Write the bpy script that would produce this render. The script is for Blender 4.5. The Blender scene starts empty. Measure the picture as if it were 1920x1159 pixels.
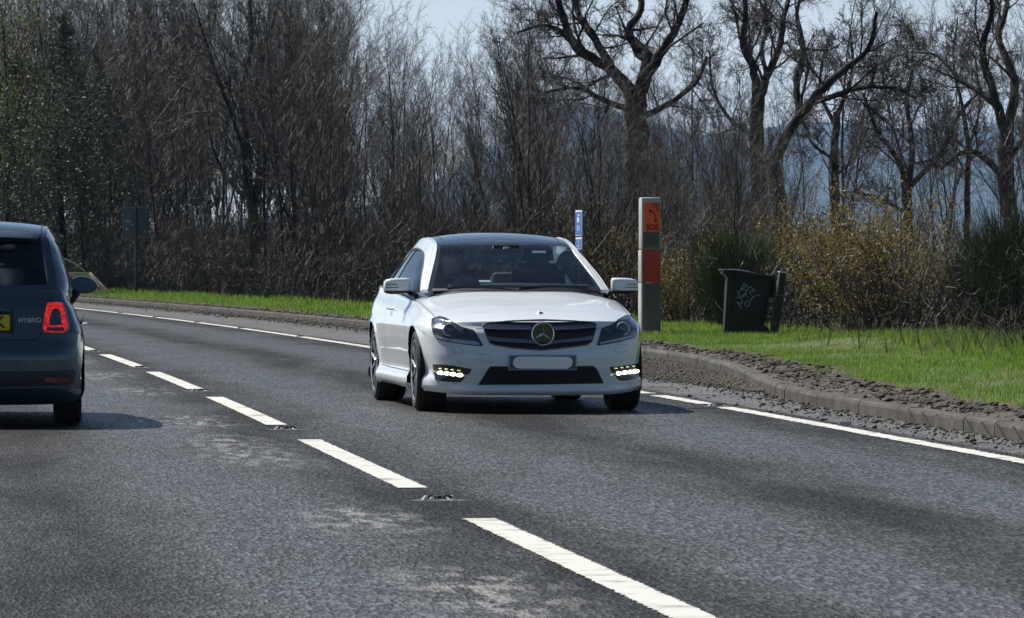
import bpy, bmesh, math, random
import numpy as np
from mathutils import Vector, Matrix
from mathutils.bvhtree import BVHTree
from mathutils.geometry import delaunay_2d_cdt
R = math.radians
sc = bpy.context.scene
# ------------------------------------------------------------------ camera
CAMZ, FPX, HOR = 1.16, 8590.0, 490.0
cam_d = bpy.data.cameras.new('camera'); cam = bpy.data.objects.new('camera', cam_d)
sc.collection.objects.link(cam); sc.camera = cam
cam_d.sensor_width = 36; cam_d.lens = FPX/1920*36
cam_d.clip_start = 0.3; cam_d.clip_end = 30000
cam.location = (0, 0, CAMZ)
cam.rotation_euler = (R(90) - math.atan((579.5-HOR)/FPX), 0, 0)
cam_d.dof.use_dof = True; cam_d.dof.focus_distance = 36; cam_d.dof.aperture_fstop = 26
# ------------------------------------------------------------------ sun and sky
SUN = Vector((-0.62, 0.50, 1.0)).normalized()          # direction towards the sun
EL = math.asin(SUN.z); AZ = math.atan2(SUN.x, SUN.y)
sd = bpy.data.lights.new('sun', 'SUN'); so = bpy.data.objects.new('sun', sd); sc.collection.objects.link(so)
sd.energy = 5.0; sd.angle = R(0.5); sd.color = (1.0, 0.955, 0.89)
so.rotation_euler = SUN.to_track_quat('Z', 'Y').to_euler()
world = bpy.data.worlds.new('World'); sc.world = world; world.use_nodes = True
wt = world.node_tree; wt.nodes.clear()
wo = wt.nodes.new('ShaderNodeOutputWorld'); bg = wt.nodes.new('ShaderNodeBackground')
sky = wt.nodes.new('ShaderNodeTexSky'); sky.sky_type = 'NISHITA'; sky.sun_disc = False
sky.sun_elevation = EL; sky.sun_rotation = AZ; sky.air_density = 0.75; sky.dust_density = 0.3; sky.ozone_density = 1.5
tcw = wt.nodes.new('ShaderNodeTexCoord'); mpw = wt.nodes.new('ShaderNodeMapping'); mpw.inputs['Scale'].default_value = (1, 1, 3.5)
nzw = wt.nodes.new('ShaderNodeTexNoise'); nzw.inputs['Scale'].default_value = 7; nzw.inputs['Detail'].default_value = 7; nzw.inputs['Roughness'].default_value = 0.55
crw = wt.nodes.new('ShaderNodeValToRGB'); crw.color_ramp.elements[0].position = 0.42; crw.color_ramp.elements[1].position = 0.70
mxw = wt.nodes.new('ShaderNodeMixRGB')
dtw = wt.nodes.new('ShaderNodeVectorMath'); dtw.operation = 'DOT_PRODUCT'; dtw.inputs[1].default_value = (math.sin(AZ), math.cos(AZ), .1)   # brighter round the sun's side of the sky
drw = wt.nodes.new('ShaderNodeValToRGB'); drw.color_ramp.elements[0].position = 0.0; drw.color_ramp.elements[0].color = (2.2/20, 3.0/20, 4.2/20, 1); drw.color_ramp.elements[1].position = .85; drw.color_ramp.elements[1].color = (1, 1, 1, 1)
scw = wt.nodes.new('ShaderNodeMixRGB'); scw.blend_type = 'MULTIPLY'; scw.inputs['Fac'].default_value = 1; scw.inputs['Color2'].default_value = (33, 32.3, 30.5, 1)
L = wt.links.new
L(tcw.outputs['Generated'], dtw.inputs[0]); L(dtw.outputs['Value'], drw.inputs['Fac']); L(drw.outputs['Color'], scw.inputs['Color1']); L(scw.outputs[0], mxw.inputs['Color2']); L(tcw.outputs['Generated'], mpw.inputs['Vector']); L(mpw.outputs[0], nzw.inputs['Vector']); L(nzw.outputs['Fac'], crw.inputs['Fac'])
spw = wt.nodes.new('ShaderNodeSeparateXYZ'); L(tcw.outputs['Generated'], spw.inputs[0])
mrw = wt.nodes.new('ShaderNodeMapRange'); mrw.inputs['From Min'].default_value = 0.10; mrw.inputs['From Max'].default_value = 0.0; mrw.inputs['To Max'].default_value = .95; L(spw.outputs[2], mrw.inputs['Value'])
mdw = wt.nodes.new('ShaderNodeMapRange'); mdw.inputs['To Min'].default_value = .7; mdw.inputs['To Max'].default_value = 1.0; L(crw.outputs['Color'], mdw.inputs['Value'])
muw = wt.nodes.new('ShaderNodeMath'); muw.operation = 'MULTIPLY'; L(mrw.outputs[0], muw.inputs[0]); L(mdw.outputs[0], muw.inputs[1])
mmw = wt.nodes.new('ShaderNodeMath'); mmw.operation = 'MAXIMUM'; L(muw.outputs[0], mmw.inputs[0])
hcw = wt.nodes.new('ShaderNodeMath'); hcw.operation = 'MULTIPLY'; hcw.inputs[1].default_value = .07; L(crw.outputs['Color'], hcw.inputs[0]); L(hcw.outputs[0], mmw.inputs[1])
L(mmw.outputs[0], mxw.inputs['Fac']); L(sky.outputs[0], mxw.inputs['Color1']); L(mxw.outputs[0], bg.inputs['Color']); L(bg.outputs[0], wo.inputs['Surface'])
bg.inputs['Strength'].default_value = 0.050
sc.view_settings.view_transform = 'Standard'; sc.view_settings.look = 'None'
sc.view_settings.exposure = 0.46; sc.view_settings.gamma = 1; sc.view_settings.use_curve_mapping = False
sc.cycles.max_bounces = 6; sc.cycles.diffuse_bounces = 3; sc.cycles.glossy_bounces = 3; sc.cycles.transmission_bounces = 6
sc.cycles.transparent_max_bounces = 12; sc.cycles.volume_bounces = 0; sc.cycles.use_denoising = True
rnd = random.Random(7); rng = np.random.default_rng(7)

# ------------------------------------------------------------------ helpers
def nodemat(name, base=(.5,.5,.5), rough=.5, metal=0, coat=0, spec=.5):
    m = bpy.data.materials.new(name); m.use_nodes = True
    b = m.node_tree.nodes['Principled BSDF']
    b.inputs['Base Color'].default_value = (*base, 1); b.inputs['Roughness'].default_value = rough
    b.inputs['Metallic'].default_value = metal; b.inputs['Coat Weight'].default_value = coat
    b.inputs['Specular IOR Level'].default_value = spec; b.inputs['Coat Roughness'].default_value = 0.04
    return m
def N(m, t, **kw):
    n = m.node_tree.nodes.new(t)
    for k, v in kw.items():
        if k in n.inputs: n.inputs[k].default_value = v
        else: setattr(n, k, v)
    return n
def LK(m, a, b): m.node_tree.links.new(a, b)
def B(m): return m.node_tree.nodes['Principled BSDF']
def ramp(m, src, stops):
    n = N(m, 'ShaderNodeValToRGB'); e = n.color_ramp.elements
    e[0].position, e[0].color = stops[0][0], (*stops[0][1], 1); e[1].position, e[1].color = stops[-1][0], (*stops[-1][1], 1)
    for p, c in stops[1:-1]:
        x = e.new(p); x.color = (*c, 1)
    LK(m, src, n.inputs['Fac']); return n
def noisy(name, c1, c2, scale=8, rough=.7, detail=5, bump=0, bscale=None, metal=0, coat=0, coord='Object', stretch=(1,1,1), spec=.5, lo=.35, hi=.65):
    m = nodemat(name, c1, rough, metal, coat, spec)
    tc = N(m, 'ShaderNodeTexCoord'); mp = N(m, 'ShaderNodeMapping'); mp.inputs['Scale'].default_value = stretch
    LK(m, tc.outputs[coord], mp.inputs[0])
    nz = N(m, 'ShaderNodeTexNoise', Scale=scale, Detail=detail); LK(m, mp.outputs[0], nz.inputs['Vector'])
    r = ramp(m, nz.outputs['Fac'], [(lo, c1), (hi, c2)]); LK(m, r.outputs[0], B(m).inputs['Base Color'])
    if bump:
        n2 = N(m, 'ShaderNodeTexNoise', Scale=bscale or scale*3, Detail=4); LK(m, mp.outputs[0], n2.inputs['Vector'])
        bp = N(m, 'ShaderNodeBump', Strength=bump); LK(m, n2.outputs['Fac'], bp.inputs['Height']); LK(m, bp.outputs[0], B(m).inputs['Normal'])
    return m
def tag(o, label=None, cat=None, group=None, kind=None):
    if label: o['label'] = label
    if cat: o['category'] = cat
    if group: o['group'] = group
    if kind: o['kind'] = kind
    return o
def link(name, data, parent=None):
    o = bpy.data.objects.new(name, data); sc.collection.objects.link(o)
    if parent: o.parent = parent
    return o
def empty(name, loc=(0,0,0), rz=0):
    o = link(name, None); o.location = loc; o.rotation_euler = (0,0,rz); o.empty_display_size = .2; return o
def mesh(name, V, F, mat, parent=None, smooth=True, uv=None):
    me = bpy.data.meshes.new(name)
    V = np.asarray(V, dtype=float)
    me.from_pydata(V.tolist(), [], F if isinstance(F, list) else F.tolist())
    for m in (mat if isinstance(mat, (list, tuple)) else [mat]): me.materials.append(m)
    if smooth: me.polygons.foreach_set('use_smooth', [True]*len(me.polygons))
    me.update()
    return link(name, me, parent)
def bigmesh(name, V, F, mat, parent=None, smooth=False):      # V (n,3), F (m,k) numpy
    me = bpy.data.meshes.new(name); k = F.shape[1]
    me.vertices.add(len(V)); me.vertices.foreach_set('co', np.ascontiguousarray(V, dtype=np.float32).ravel())
    me.loops.add(F.size); me.loops.foreach_set('vertex_index', F.astype(np.int32).ravel())
    me.polygons.add(len(F)); me.polygons.foreach_set('loop_start', np.arange(0, F.size, k, dtype=np.int32))
    me.polygons.foreach_set('loop_total', np.full(len(F), k, dtype=np.int32))
    if smooth: me.polygons.foreach_set('use_smooth', np.ones(len(F), dtype=bool))
    me.materials.append(mat); me.update(calc_edges=True)
    return link(name, me, parent)
def add_uv(o, UV):          # per-vertex uv
    me = o.data; uvl = me.uv_layers.new(name='UVMap')
    li = np.empty(len(me.loops), dtype=np.int32); me.loops.foreach_get('vertex_index', li)
    uvl.data.foreach_set('uv', np.asarray(UV, dtype=np.float32)[li].ravel())
class MB:
    """collects shapes into one mesh"""
    def __init__(s): s.v = []; s.f = []
    def add(s, V, F):
        b = len(s.v); s.v += [tuple(p) for p in V]; s.f += [[b+i for i in f] for f in F]; return s
    def box(s, c, size, rot=None, bev=0):
        bm = bmesh.new(); bmesh.ops.create_cube(bm, size=1)
        for v in bm.verts: v.co = Vector((v.co.x*size[0], v.co.y*size[1], v.co.z*size[2]))
        if bev: bmesh.ops.bevel(bm, geom=bm.edges[:]+bm.verts[:], offset=bev, segments=2, affect='EDGES', profile=.5)
        M = Matrix.Translation(Vector(c)) @ (rot.to_4x4() if rot is not None else Matrix())
        bm.verts.ensure_lookup_table()
        s.add([M @ v.co for v in bm.verts], [[v.index for v in f.verts] for f in bm.faces]); bm.free(); return s
    def tube(s, pts, rad, n=8, cap=True, closed=False):
        pts = [Vector(p) for p in pts]; m = len(pts)
        rads = rad if isinstance(rad, (list, tuple)) else [rad]*m
        V = []; F = []; ref = None
        for i, p in enumerate(pts):
            a = pts[(i-1) % m] if (i > 0 or closed) else p; b = pts[(i+1) % m] if (i < m-1 or closed) else p
            t = (b-a).normalized()
            if ref is None: ref = Vector((0,0,1)) if abs(t.z) < .9 else Vector((1,0,0))
            x = t.cross(ref).normalized(); y = x.cross(t); ref = y
            for k in range(n):
                an = 2*math.pi*k/n; V.append(p + x*math.cos(an)*rads[i] + y*math.sin(an)*rads[i])
        for i in range(m if closed else m-1):
            j = (i+1) % m
            for k in range(n): F.append([i*n+k, i*n+(k+1) % n, j*n+(k+1) % n, j*n+k])
        if cap and not closed: F += [list(range(n))[::-1], [(m-1)*n+k for k in range(n)]]
        return s.add(V, F)
    def lathe(s, prof, n=32, axis='x', M=None):       # prof list of (radius, along)
        V = []; F = []
        for r, a in prof:
            for k in range(n):
                an = 2*math.pi*k/n; c, d = r*math.cos(an), r*math.sin(an)
                V.append(Vector((a, c, d)) if axis == 'x' else Vector((c, d, a)) if axis == 'z' else Vector((c, a, d)))
        for i in range(len(prof)-1):
            for k in range(n): F.append([i*n+k, i*n+(k+1) % n, (i+1)*n+(k+1) % n, (i+1)*n+k])
        if M is not None: V = [M @ v for v in V]
        return s.add(V, F)
    def grid(s, P):                                    # P[i][j] points
        n, m = len(P), len(P[0]); V = [p for row in P for p in row]
        return s.add(V, [[i*m+j, i*m+j+1, (i+1)*m+j+1, (i+1)*m+j] for i in range(n-1) for j in range(m-1)])
    def prism(s, poly, y0, y1, axes='xz'):            # poly extruded along the remaining axis
        n = len(poly)
        def P(a, b, c): return (a, c, b) if axes == 'xz' else (a, b, c) if axes == 'xy' else (c, a, b)
        V = [P(a, b, y0) for a, b in poly] + [P(a, b, y1) for a, b in poly]
        F = [list(range(n)), list(range(2*n-1, n-1, -1))] + [[i, i+n, (i+1) % n+n, (i+1) % n] for i in range(n)]
        return s.add(V, F)
    def xf(s, M): s.v = [tuple(M @ Vector(p)) for p in s.v]; return s
    def build(s, name, mat, parent=None, smooth=True, auto=35):
        o = mesh(name, s.v, s.f, mat, parent, smooth)
        bm = bmesh.new(); bm.from_mesh(o.data); bmesh.ops.recalc_face_normals(bm, faces=bm.faces)
        if smooth and auto:
            for e in bm.edges:
                if len(e.link_faces) == 2 and e.calc_face_angle(0) > R(auto): e.smooth = False
        bm.to_mesh(o.data); bm.free(); return o
def spline(P, n):                                      # Catmull-Rom through points, n samples evenly by parameter
    P = np.array(P, float); m = len(P); Q = np.vstack([2*P[0]-P[1], P, 2*P[-1]-P[-2]])
    t = np.linspace(0, m-1, n); i = np.minimum(t.astype(int), m-2); f = (t-i)[:, None]
    a, b, c, d = Q[i], Q[i+1], Q[i+2], Q[i+3]
    return .5*((2*b) + (c-a)*f + (2*a-5*b+4*c-d)*f*f + (3*b-a-3*c+d)*f**3)
def resample(P, n):
    P = np.array(P, float); d = np.r_[0, np.cumsum(np.linalg.norm(np.diff(P, axis=0), axis=1))]
    t = np.linspace(0, d[-1], n); return np.stack([np.interp(t, d, P[:, k]) for k in range(P.shape[1])], 1)
def sm(x, a, b):
    t = np.clip((np.asarray(x, float)-a)/(b-a), 0, 1); return t*t*(3-2*t)
def pix(x, y, D):                                      # photograph pixel + distance -> world point (used only to read off real positions)
    return Vector(((x-960)/FPX*D, D, CAMZ+(HOR-y)/FPX*D))

# ------------------------------------------------------------------ road geometry
def XC(D): D = np.asarray(D, float); return 2.5-.1285*D-.0004*np.maximum(0, D-32)**2
def heading(D): return -.1285-.0008*np.maximum(0, np.asarray(D, float)-32)
def RP(D, off):                                        # point at offset (metres right of the centre line)
    h = heading(D); s = np.sqrt(1+h*h); return np.stack([XC(D)+off/s, D-off*h/s], -1)
EDGE = 3.83
_kD = np.array([-60, 18, 29.6, 32.8, 36, 38, 41, 43.6, 46.5, 49, 51.5, 54, 58, 66, 85, 100, 400]); _kO = np.array([4.45, 4.45, 4.55, 4.56, 4.62, 4.73, 5.08, 5.45, 5.82, 6.08, 6.27, 6.36, 6.38, 6.3, 6.25, 6.25, 6.25])
def KO(D): return np.interp(D, _kD, _kO)                # kerb offset
_wD = np.array([-60, 30, 45, 60, 75, 90, 400]); _wO = np.array([8.6, 8.6, 9.0, 10.2, 9.9, 9.3, 9.3])
def WO(D): return np.interp(D, _wD, _wO)                # where the wood begins
def gz(D, off):                                        # ground height off the carriageway
    D = np.asarray(D, float); off = np.asarray(off, float); k = KO(D)
    return .10 + .03*sm(off-k, .3, 3) + .10*sm(off-k, 3.5, 9) + .10*sm(off-k, 1.8, 3.0)*np.exp(-((D-55)/3.5)**2)
def noise2(x, y, seed=0):
    r = np.random.default_rng(seed); v = 0
    for k in range(7):
        f = 2**(k*.6)*.9; a = r.uniform(0, 6.28, 3); th = r.uniform(0, 6.28)
        v = v + np.sin((x*np.cos(th)+y*np.sin(th))*f+a[0] + 1.3*np.sin(y*f*.7+a[1])) / (k+1)**.7
    return v/3
def strip(name, Ds, offs, zf, mat, parent=None, uvs=True):
    Ds = np.asarray(Ds, float); n, m = len(Ds), len(offs(Ds[0]) if callable(offs) else offs)
    V = []; UV = []
    for D in Ds:
        o = np.asarray(offs(D) if callable(offs) else offs, float); p = RP(np.full(len(o), D), o)
        z = zf(np.full(len(o), D), o); V.append(np.c_[p, z]); UV.append(np.c_[o, np.full(len(o), D)])
    V = np.vstack(V); UV = np.vstack(UV)
    i, j = np.meshgrid(np.arange(n-1), np.arange(m-1), indexing='ij'); a = (i*m+j).ravel()
    F = np.stack([a, a+1, a+m+1, a+m], 1)
    o = bigmesh(name, V, F, mat, parent, smooth=True); add_uv(o, UV); return o

# asphalt, coarse aggregate; wheel tracks follow the road through the uv map (u = offset, v = distance)
def asphalt(name, base=.06, pale=0):
    m = nodemat(name, (base,)*3, .62, spec=.16)
    tc = N(m, 'ShaderNodeTexCoord'); uv = N(m, 'ShaderNodeUVMap'); sp = N(m, 'ShaderNodeSeparateXYZ'); LK(m, uv.outputs[0], sp.inputs[0])
    # stones, world space
    vo = N(m, 'ShaderNodeTexVoronoi', Scale=66.0); vo.feature = 'F1'; mps = N(m, 'ShaderNodeMapping'); mps.inputs['Scale'].default_value = (1, .26, 1); LK(m, uv.outputs[0], mps.inputs[0]); LK(m, mps.outputs[0], vo.inputs['Vector'])
    n1 = N(m, 'ShaderNodeTexNoise', Scale=38.0, Detail=3, Roughness=.7); LK(m, tc.outputs['Object'], n1.inputs['Vector'])
    st = ramp(m, vo.outputs['Color'], [(.15, (base*.34,)*3), (.55, (base*.84, base*.86, base*.82)), (.95, (base*2.55, base*2.62, base*2.45))])
    # wide patches
    mp = N(m, 'ShaderNodeMapping'); mp.inputs['Scale'].default_value = (1.0, .16, 1); LK(m, uv.outputs[0], mp.inputs[0])
    n2 = N(m, 'ShaderNodeTexNoise', Scale=1.6, Detail=6, Roughness=.6); LK(m, mp.outputs[0], n2.inputs['Vector'])
    # wheel track polish, its glare put into the colour: cosine bands over the offset
    ad = N(m, 'ShaderNodeMath', operation='ADD'); ad.inputs[1].default_value = .05
    LK(m, sp.outputs[0], ad.inputs[0])
    mu = N(m, 'ShaderNodeMath', operation='MULTIPLY'); mu.inputs[1].default_value = 2*math.pi/1.88; LK(m, ad.outputs[0], mu.inputs[0])
    co = N(m, 'ShaderNodeMath', operation='COSINE'); LK(m, mu.outputs[0], co.inputs[0])
    ng = N(m, 'ShaderNodeMath', operation='MULTIPLY_ADD'); ng.inputs[1].default_value = -.22; ng.inputs[2].default_value = 0.22; LK(m, co.outputs[0], ng.inputs[0])
    sm_ = N(m, 'ShaderNodeMath', operation='ADD'); LK(m, ng.outputs[0], sm_.inputs[0]); LK(m, n2.outputs['Fac'], sm_.inputs[1])
    g = ramp(m, sm_.outputs[0], [(.44, (.24,)*3), (.90, (1.9,)*3)])  # glare of bands and blotches painted as paler asphalt
    mx = N(m, 'ShaderNodeMixRGB', blend_type='MULTIPLY'); mx.inputs['Fac'].default_value = 1
    LK(m, st.outputs[0], mx.inputs['Color1']); LK(m, g.outputs[0], mx.inputs['Color2'])
    # worn pale streaky scuffs left of the centre line
    mp3 = N(m, 'ShaderNodeMapping'); mp3.inputs['Scale'].default_value = (3.4, 1.0, 1); LK(m, uv.outputs[0], mp3.inputs[0])
    n3 = N(m, 'ShaderNodeTexNoise', Scale=2.6, Detail=8, Roughness=.72); LK(m, mp3.outputs[0], n3.inputs['Vector'])
    r3 = ramp(m, n3.outputs['Fac'], [(.50, (0,0,0)), (.57, (1,1,1))])
    n4 = N(m, 'ShaderNodeTexNoise', Scale=.23, Detail=1); LK(m, uv.outputs[0], n4.inputs['Vector'])
    r4 = ramp(m, n4.outputs['Fac'], [(.46, (0,0,0)), (.56, (1,1,1))])
    band = N(m, 'ShaderNodeMapRange'); band.inputs['From Min'].default_value = 0.42; band.inputs['From Max'].default_value = 0.0
    ab = N(m, 'ShaderNodeMath', operation='ADD'); ab.inputs[1].default_value = .55; LK(m, sp.outputs[0], ab.inputs[0])
    aa = N(m, 'ShaderNodeMath', operation='ABSOLUTE'); LK(m, ab.outputs[0], aa.inputs[0]); LK(m, aa.outputs[0], band.inputs['Value'])
    m1 = N(m, 'ShaderNodeMath', operation='MULTIPLY'); LK(m, r3.outputs[0], m1.inputs[0]); LK(m, r4.outputs[0], m1.inputs[1])
    m2 = N(m, 'ShaderNodeMath', operation='MULTIPLY'); LK(m, m1.outputs[0], m2.inputs[0]); LK(m, band.outputs[0], m2.inputs[1])
    mx2 = N(m, 'ShaderNodeMixRGB'); mx2.inputs['Color2'].default_value = (.26, .25, .235, 1)
    LK(m, m2.outputs[0], mx2.inputs['Fac']); LK(m, mx.outputs[0], mx2.inputs['Color1'])
    last = mx2.outputs[0]
    if pale:
        n5 = N(m, 'ShaderNodeTexNoise', Scale=1.1, Detail=8, Roughness=.7); LK(m, tc.outputs['Object'], n5.inputs['Vector'])
        r5 = ramp(m, n5.outputs['Fac'], [(.4, (0,0,0)), (.62, (1,1,1))])
        mx3 = N(m, 'ShaderNodeMixRGB'); mx3.inputs['Color2'].default_value = (.16, .15, .135, 1); LK(m, r5.outputs[0], mx3.inputs['Fac']); LK(m, last, mx3.inputs['Color1']); last = mx3.outputs[0]
    LK(m, last, B(m).inputs['Base Color'])
    bp = N(m, 'ShaderNodeBump', Strength=.8, Distance=.014)
    hh = N(m, 'ShaderNodeMath', operation='ADD'); LK(m, vo.outputs['Distance'], hh.inputs[0]); LK(m, n1.outputs['Fac'], hh.inputs[1])
    LK(m, hh.outputs[0], bp.inputs['Height']); LK(m, bp.outputs[0], B(m).inputs['Normal'])
    rr = ramp(m, vo.outputs['Color'], [(.1, (.8,)*3), (.97, (.36,)*3)]); r2 = ramp(m, sm_.outputs[0], [(.4, (1.1,)*3), (.95, (.62,)*3)])
    rm_ = N(m, 'ShaderNodeMixRGB', blend_type='MULTIPLY'); rm_.inputs['Fac'].default_value = 1; LK(m, rr.outputs[0], rm_.inputs['Color1']); LK(m, r2.outputs[0], rm_.inputs['Color2']); LK(m, rm_.outputs[0], B(m).inputs['Roughness'])
    return m
M_road = asphalt('asphalt', .040)
M_shoulder = asphalt('worn_shoulder_asphalt', .07, pale=1)
Dr = np.r_[np.arange(-60, 10, 5), np.arange(10, 80, 1.0), np.arange(80, 160, 3), np.arange(160, 420, 10)]
tag(strip('road', Dr, np.r_[-12, np.linspace(-6, EDGE+.22, 24)], lambda D, o: 0*o, M_road), kind='structure')
tag(strip('hard_shoulder', Dr, lambda D: np.linspace(EDGE+.22, KO(D)+.06, 8), lambda D, o: 0*o-.0, M_shoulder), kind='structure')

# ground: one sheet to the horizon, lower than the road so that nothing meets in one plane
M_field = noisy('field_grass', (.05,.075,.02), (.085,.10,.035), scale=.05, rough=.9)
g = 14000
V = []; F = []
xs = np.r_[-g, -2000, -400, -120, -60, -30, -10, 0, 10, 20, 40, 80, 150, 400, 2000, g]; ys = np.r_[-300, -60, 0, 30, 60, 90, 120, 160, 220, 300, 450, 800, 1500, 4000, g]
VV = np.array([(x, y, -.35) for y in ys for x in xs]); n_, m_ = len(ys), len(xs)
FF = np.array([[i*m_+j, i*m_+j+1, (i+1)*m_+j+1, (i+1)*m_+j] for i in range(n_-1) for j in range(m_-1)])
tag(bigmesh('ground', VV, FF, M_field, smooth=True), kind='structure')

# kerb stones: each 0.915 m long; the nearest carry dark slots (drain kerbs)
M_kerb = noisy('kerb_concrete', (.033,.030,.026), (.075,.069,.060), scale=5, rough=.85, bump=.3, bscale=60)
M_slot = nodemat('kerb_slot_dark', (.012,.012,.012), .9)
_g = N(M_kerb, 'ShaderNodeNewGeometry'); _r = ramp(M_kerb, _g.outputs['Random Per Island'], [(0, (.72,)*3), (1, (1.3,)*3)]); _m = N(M_kerb, 'ShaderNodeMixRGB', blend_type='MULTIPLY'); _m.inputs['Fac'].default_value = 1
_src = B(M_kerb).inputs['Base Color'].links[0].from_socket; LK(M_kerb, _src, _m.inputs['Color1']); LK(M_kerb, _r.outputs[0], _m.inputs['Color2']); LK(M_kerb, _m.outputs[0], B(M_kerb).inputs['Base Color'])
def kerb_profile(o): return [(o, -.05), (o, .075), (o+.012, .095), (o+.028, .105), (o+.13, .105), (o+.13, -.05)]
kb = MB(); sl = MB()
D = 16.0
while D < 230:
    L_ = .915; D1 = D+L_; P = []
    j = (rnd.random()-.5)*.006
    jo = (rnd.random()-.5)*.008
    for d in (D+.007, (D+D1)/2, D1-.007):
        P.append([(*RP(d, KO(d)+o+jo), z+j) for o, z in kerb_profile(0)])
    n0 = len(kb.v); kb.grid(P); kb.f.append([n0+i for i in range(6)][::-1]); kb.f.append([n0+12+i for i in range(6)])
    if D < 31.6:
        for q in range(2):
            d = D+.12+q*.46
            a = [RP(d+t, KO(d+t)-.003) for t in (0, .07)]; b = [RP(d+t+.22, KO(d+t+.22)-.003) for t in (0, .07)]
            sl.add([(*a[0], .015), (*a[1], .015), (*b[1], .088), (*b[0], .088)], [[0, 1, 2, 3]])
    D += L_
kroot = empty('kerb', (0, 0, 0)); tag(kroot, kind='structure')
kb.build('kerb_stones', M_kerb, kroot, auto=12); sl.build('drain_slots', M_slot, kroot, smooth=False)

# verge: soil band with clods, then grass
M_soil = noisy('verge_soil', (.03,.025,.019), (.095,.08,.062), scale=9, rough=.95, bump=.8, bscale=45)
M_turf = noisy('turf_ground', (.05,.085,.015), (.10,.12,.035), scale=6, rough=.95, bump=.4)
def soil_w(D): return .56 - .2*sm(D, 42, 60) + .12*np.sin(D*.9) + .08*np.sin(D*2.3+1)
Dv = np.r_[np.arange(14, 75, .10), np.arange(75, 130, .35), np.arange(130, 300, 2)]
def soil_off(D): return KO(D)+.13+np.linspace(0, 1, 16)*(soil_w(D)+.25)
def soil_z(D, o):
    f = (o-KO(D)-.13)/1.2; f = f*1.2/(soil_w(D)+.25); e = np.clip(f/.12, 0, 1)*np.clip((1.0-f)/.12, 0, 1)
    n = noise2(o*9, D*7, 3)*.02 + noise2(o*26, D*22, 5)*.012 + noise2(o*2.2, D*1.4, 9)*.022
    return gz(D, o) - .012 + e*(.028 + np.maximum(n, -.02))
tag(strip('soil_bank', Dv, soil_off, soil_z, M_soil), kind='structure')
def turf_off(D): k = KO(D)+.13+soil_w(D); w = WO(D); return np.r_[np.linspace(k, w+1, 14), w+3, w+6, w+14, w+40, w+120]
def turf_z(D, o): return gz(D, o) + .02*noise2(o*1.3, D*.8, 4) + .0*o
M_floor = noisy('woodland_floor', (.05,.042,.028), (.13,.105,.07), scale=3, rough=.95, bump=.5)
tag(strip('grass_verge', np.r_[np.arange(14, 130, 1.0), np.arange(130, 300, 5)], lambda D: turf_off(D)[:14], turf_z, M_turf), kind='structure')
tag(strip('woodland_floor', np.r_[np.arange(14, 130, 1.5), np.arange(130, 300, 5)], lambda D: turf_off(D)[13:], lambda D, o: turf_z(D, o)+.015*0, M_floor), kind='structure')
# gravel drifts on the shoulder in front of the lay-by kerb, and scattered clods
M_grav = noisy('road_gravel', (.035,.031,.025), (.12,.105,.083), scale=40, rough=.95)
def clods(name, n, gen, smin, smax, mat, label=None):
    P, S = gen(n); base = np.array([(1,0,0),(-1,0,0),(0,1,0),(0,-1,0),(0,0,1),(0,0,-.6)], float)
    fc = np.array([(0,2,4),(2,1,4),(1,3,4),(3,0,4),(2,0,5),(1,2,5),(3,1,5),(0,3,5)])
    n = len(P); s = (S[:, None, None])*(base[None]*rng.uniform(.6, 1.3, (n, 6, 1))); s[:, :, 2] *= .7
    an = rng.uniform(0, 6.28, n); c, d = np.cos(an)[:, None], np.sin(an)[:, None]
    x = s[:, :, 0]*c-s[:, :, 1]*d; y = s[:, :, 0]*d+s[:, :, 1]*c
    V = np.stack([x+P[:, 0:1], y+P[:, 1:2], s[:, :, 2]+P[:, 2:3]], -1).reshape(-1, 3)
    F = (fc[None]+(np.arange(n)*6)[:, None, None]).reshape(-1, 3)
    return tag(bigmesh(name, V, F, mat), label, kind='stuff')
def g1(n):
    D = rng.uniform(40, 62, n); f = np.abs(rng.normal(0, .42, n)); w = 1.6*sm(D, 40, 48)*(1-.5*sm(D, 55, 62))+.2
    o = KO(D)-f*w; k = (f*w < KO(D)-EDGE-.1); D, o = D[k], o[k]; p = RP(D, o)
    s = rng.gamma(1.5, .0035, len(D))+.003; return np.c_[p, s*.3], s
clods('loose_gravel', 45000, g1, 0, 0, M_grav, 'brown grit and gravel strewn over the lay-by surface beside the kerb')
def g2(n):
    D = rng.uniform(26, 46, n); o = KO(D)-np.abs(rng.exponential(.22, n))-.01; k = o > EDGE+.1; D, o = D[k], o[k]; p = RP(D, o)
    s = rng.gamma(1.4, .004, len(D))+.003; return np.c_[p, s*.3], s
clods('soil_crumbs', 2600, g2, 0, 0, M_soil, 'dark soil crumbs scattered along the foot of the kerb')
def g3(n):
    D = rng.uniform(25, 75, n); o = KO(D)+.1+rng.beta(1.6, 1.4, n)*(soil_w(D)+.1); p = RP(D, o)
    s = np.minimum(np.exp(rng.normal(-4.9, .7, n)), .045); return np.c_[p, soil_z(D, o)+s*.2], s
clods('soil_clods', 16000, g3, 0, 0, M_soil, 'rough brown clods on the bare soil bank behind the kerb')
def g4(n):
    D = rng.uniform(62, 140, n); o = KO(D)+rng.normal(-.1, .35, n); p = RP(D, o); s = rng.gamma(2, .006, n)+.006
    return np.c_[p, np.where(o > KO(D), .11, .0)+s*.3], s
clods('far_verge_debris', 14000, g4, 0, 0, M_grav, 'grey brown debris along the far edge of the hard shoulder')

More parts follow.
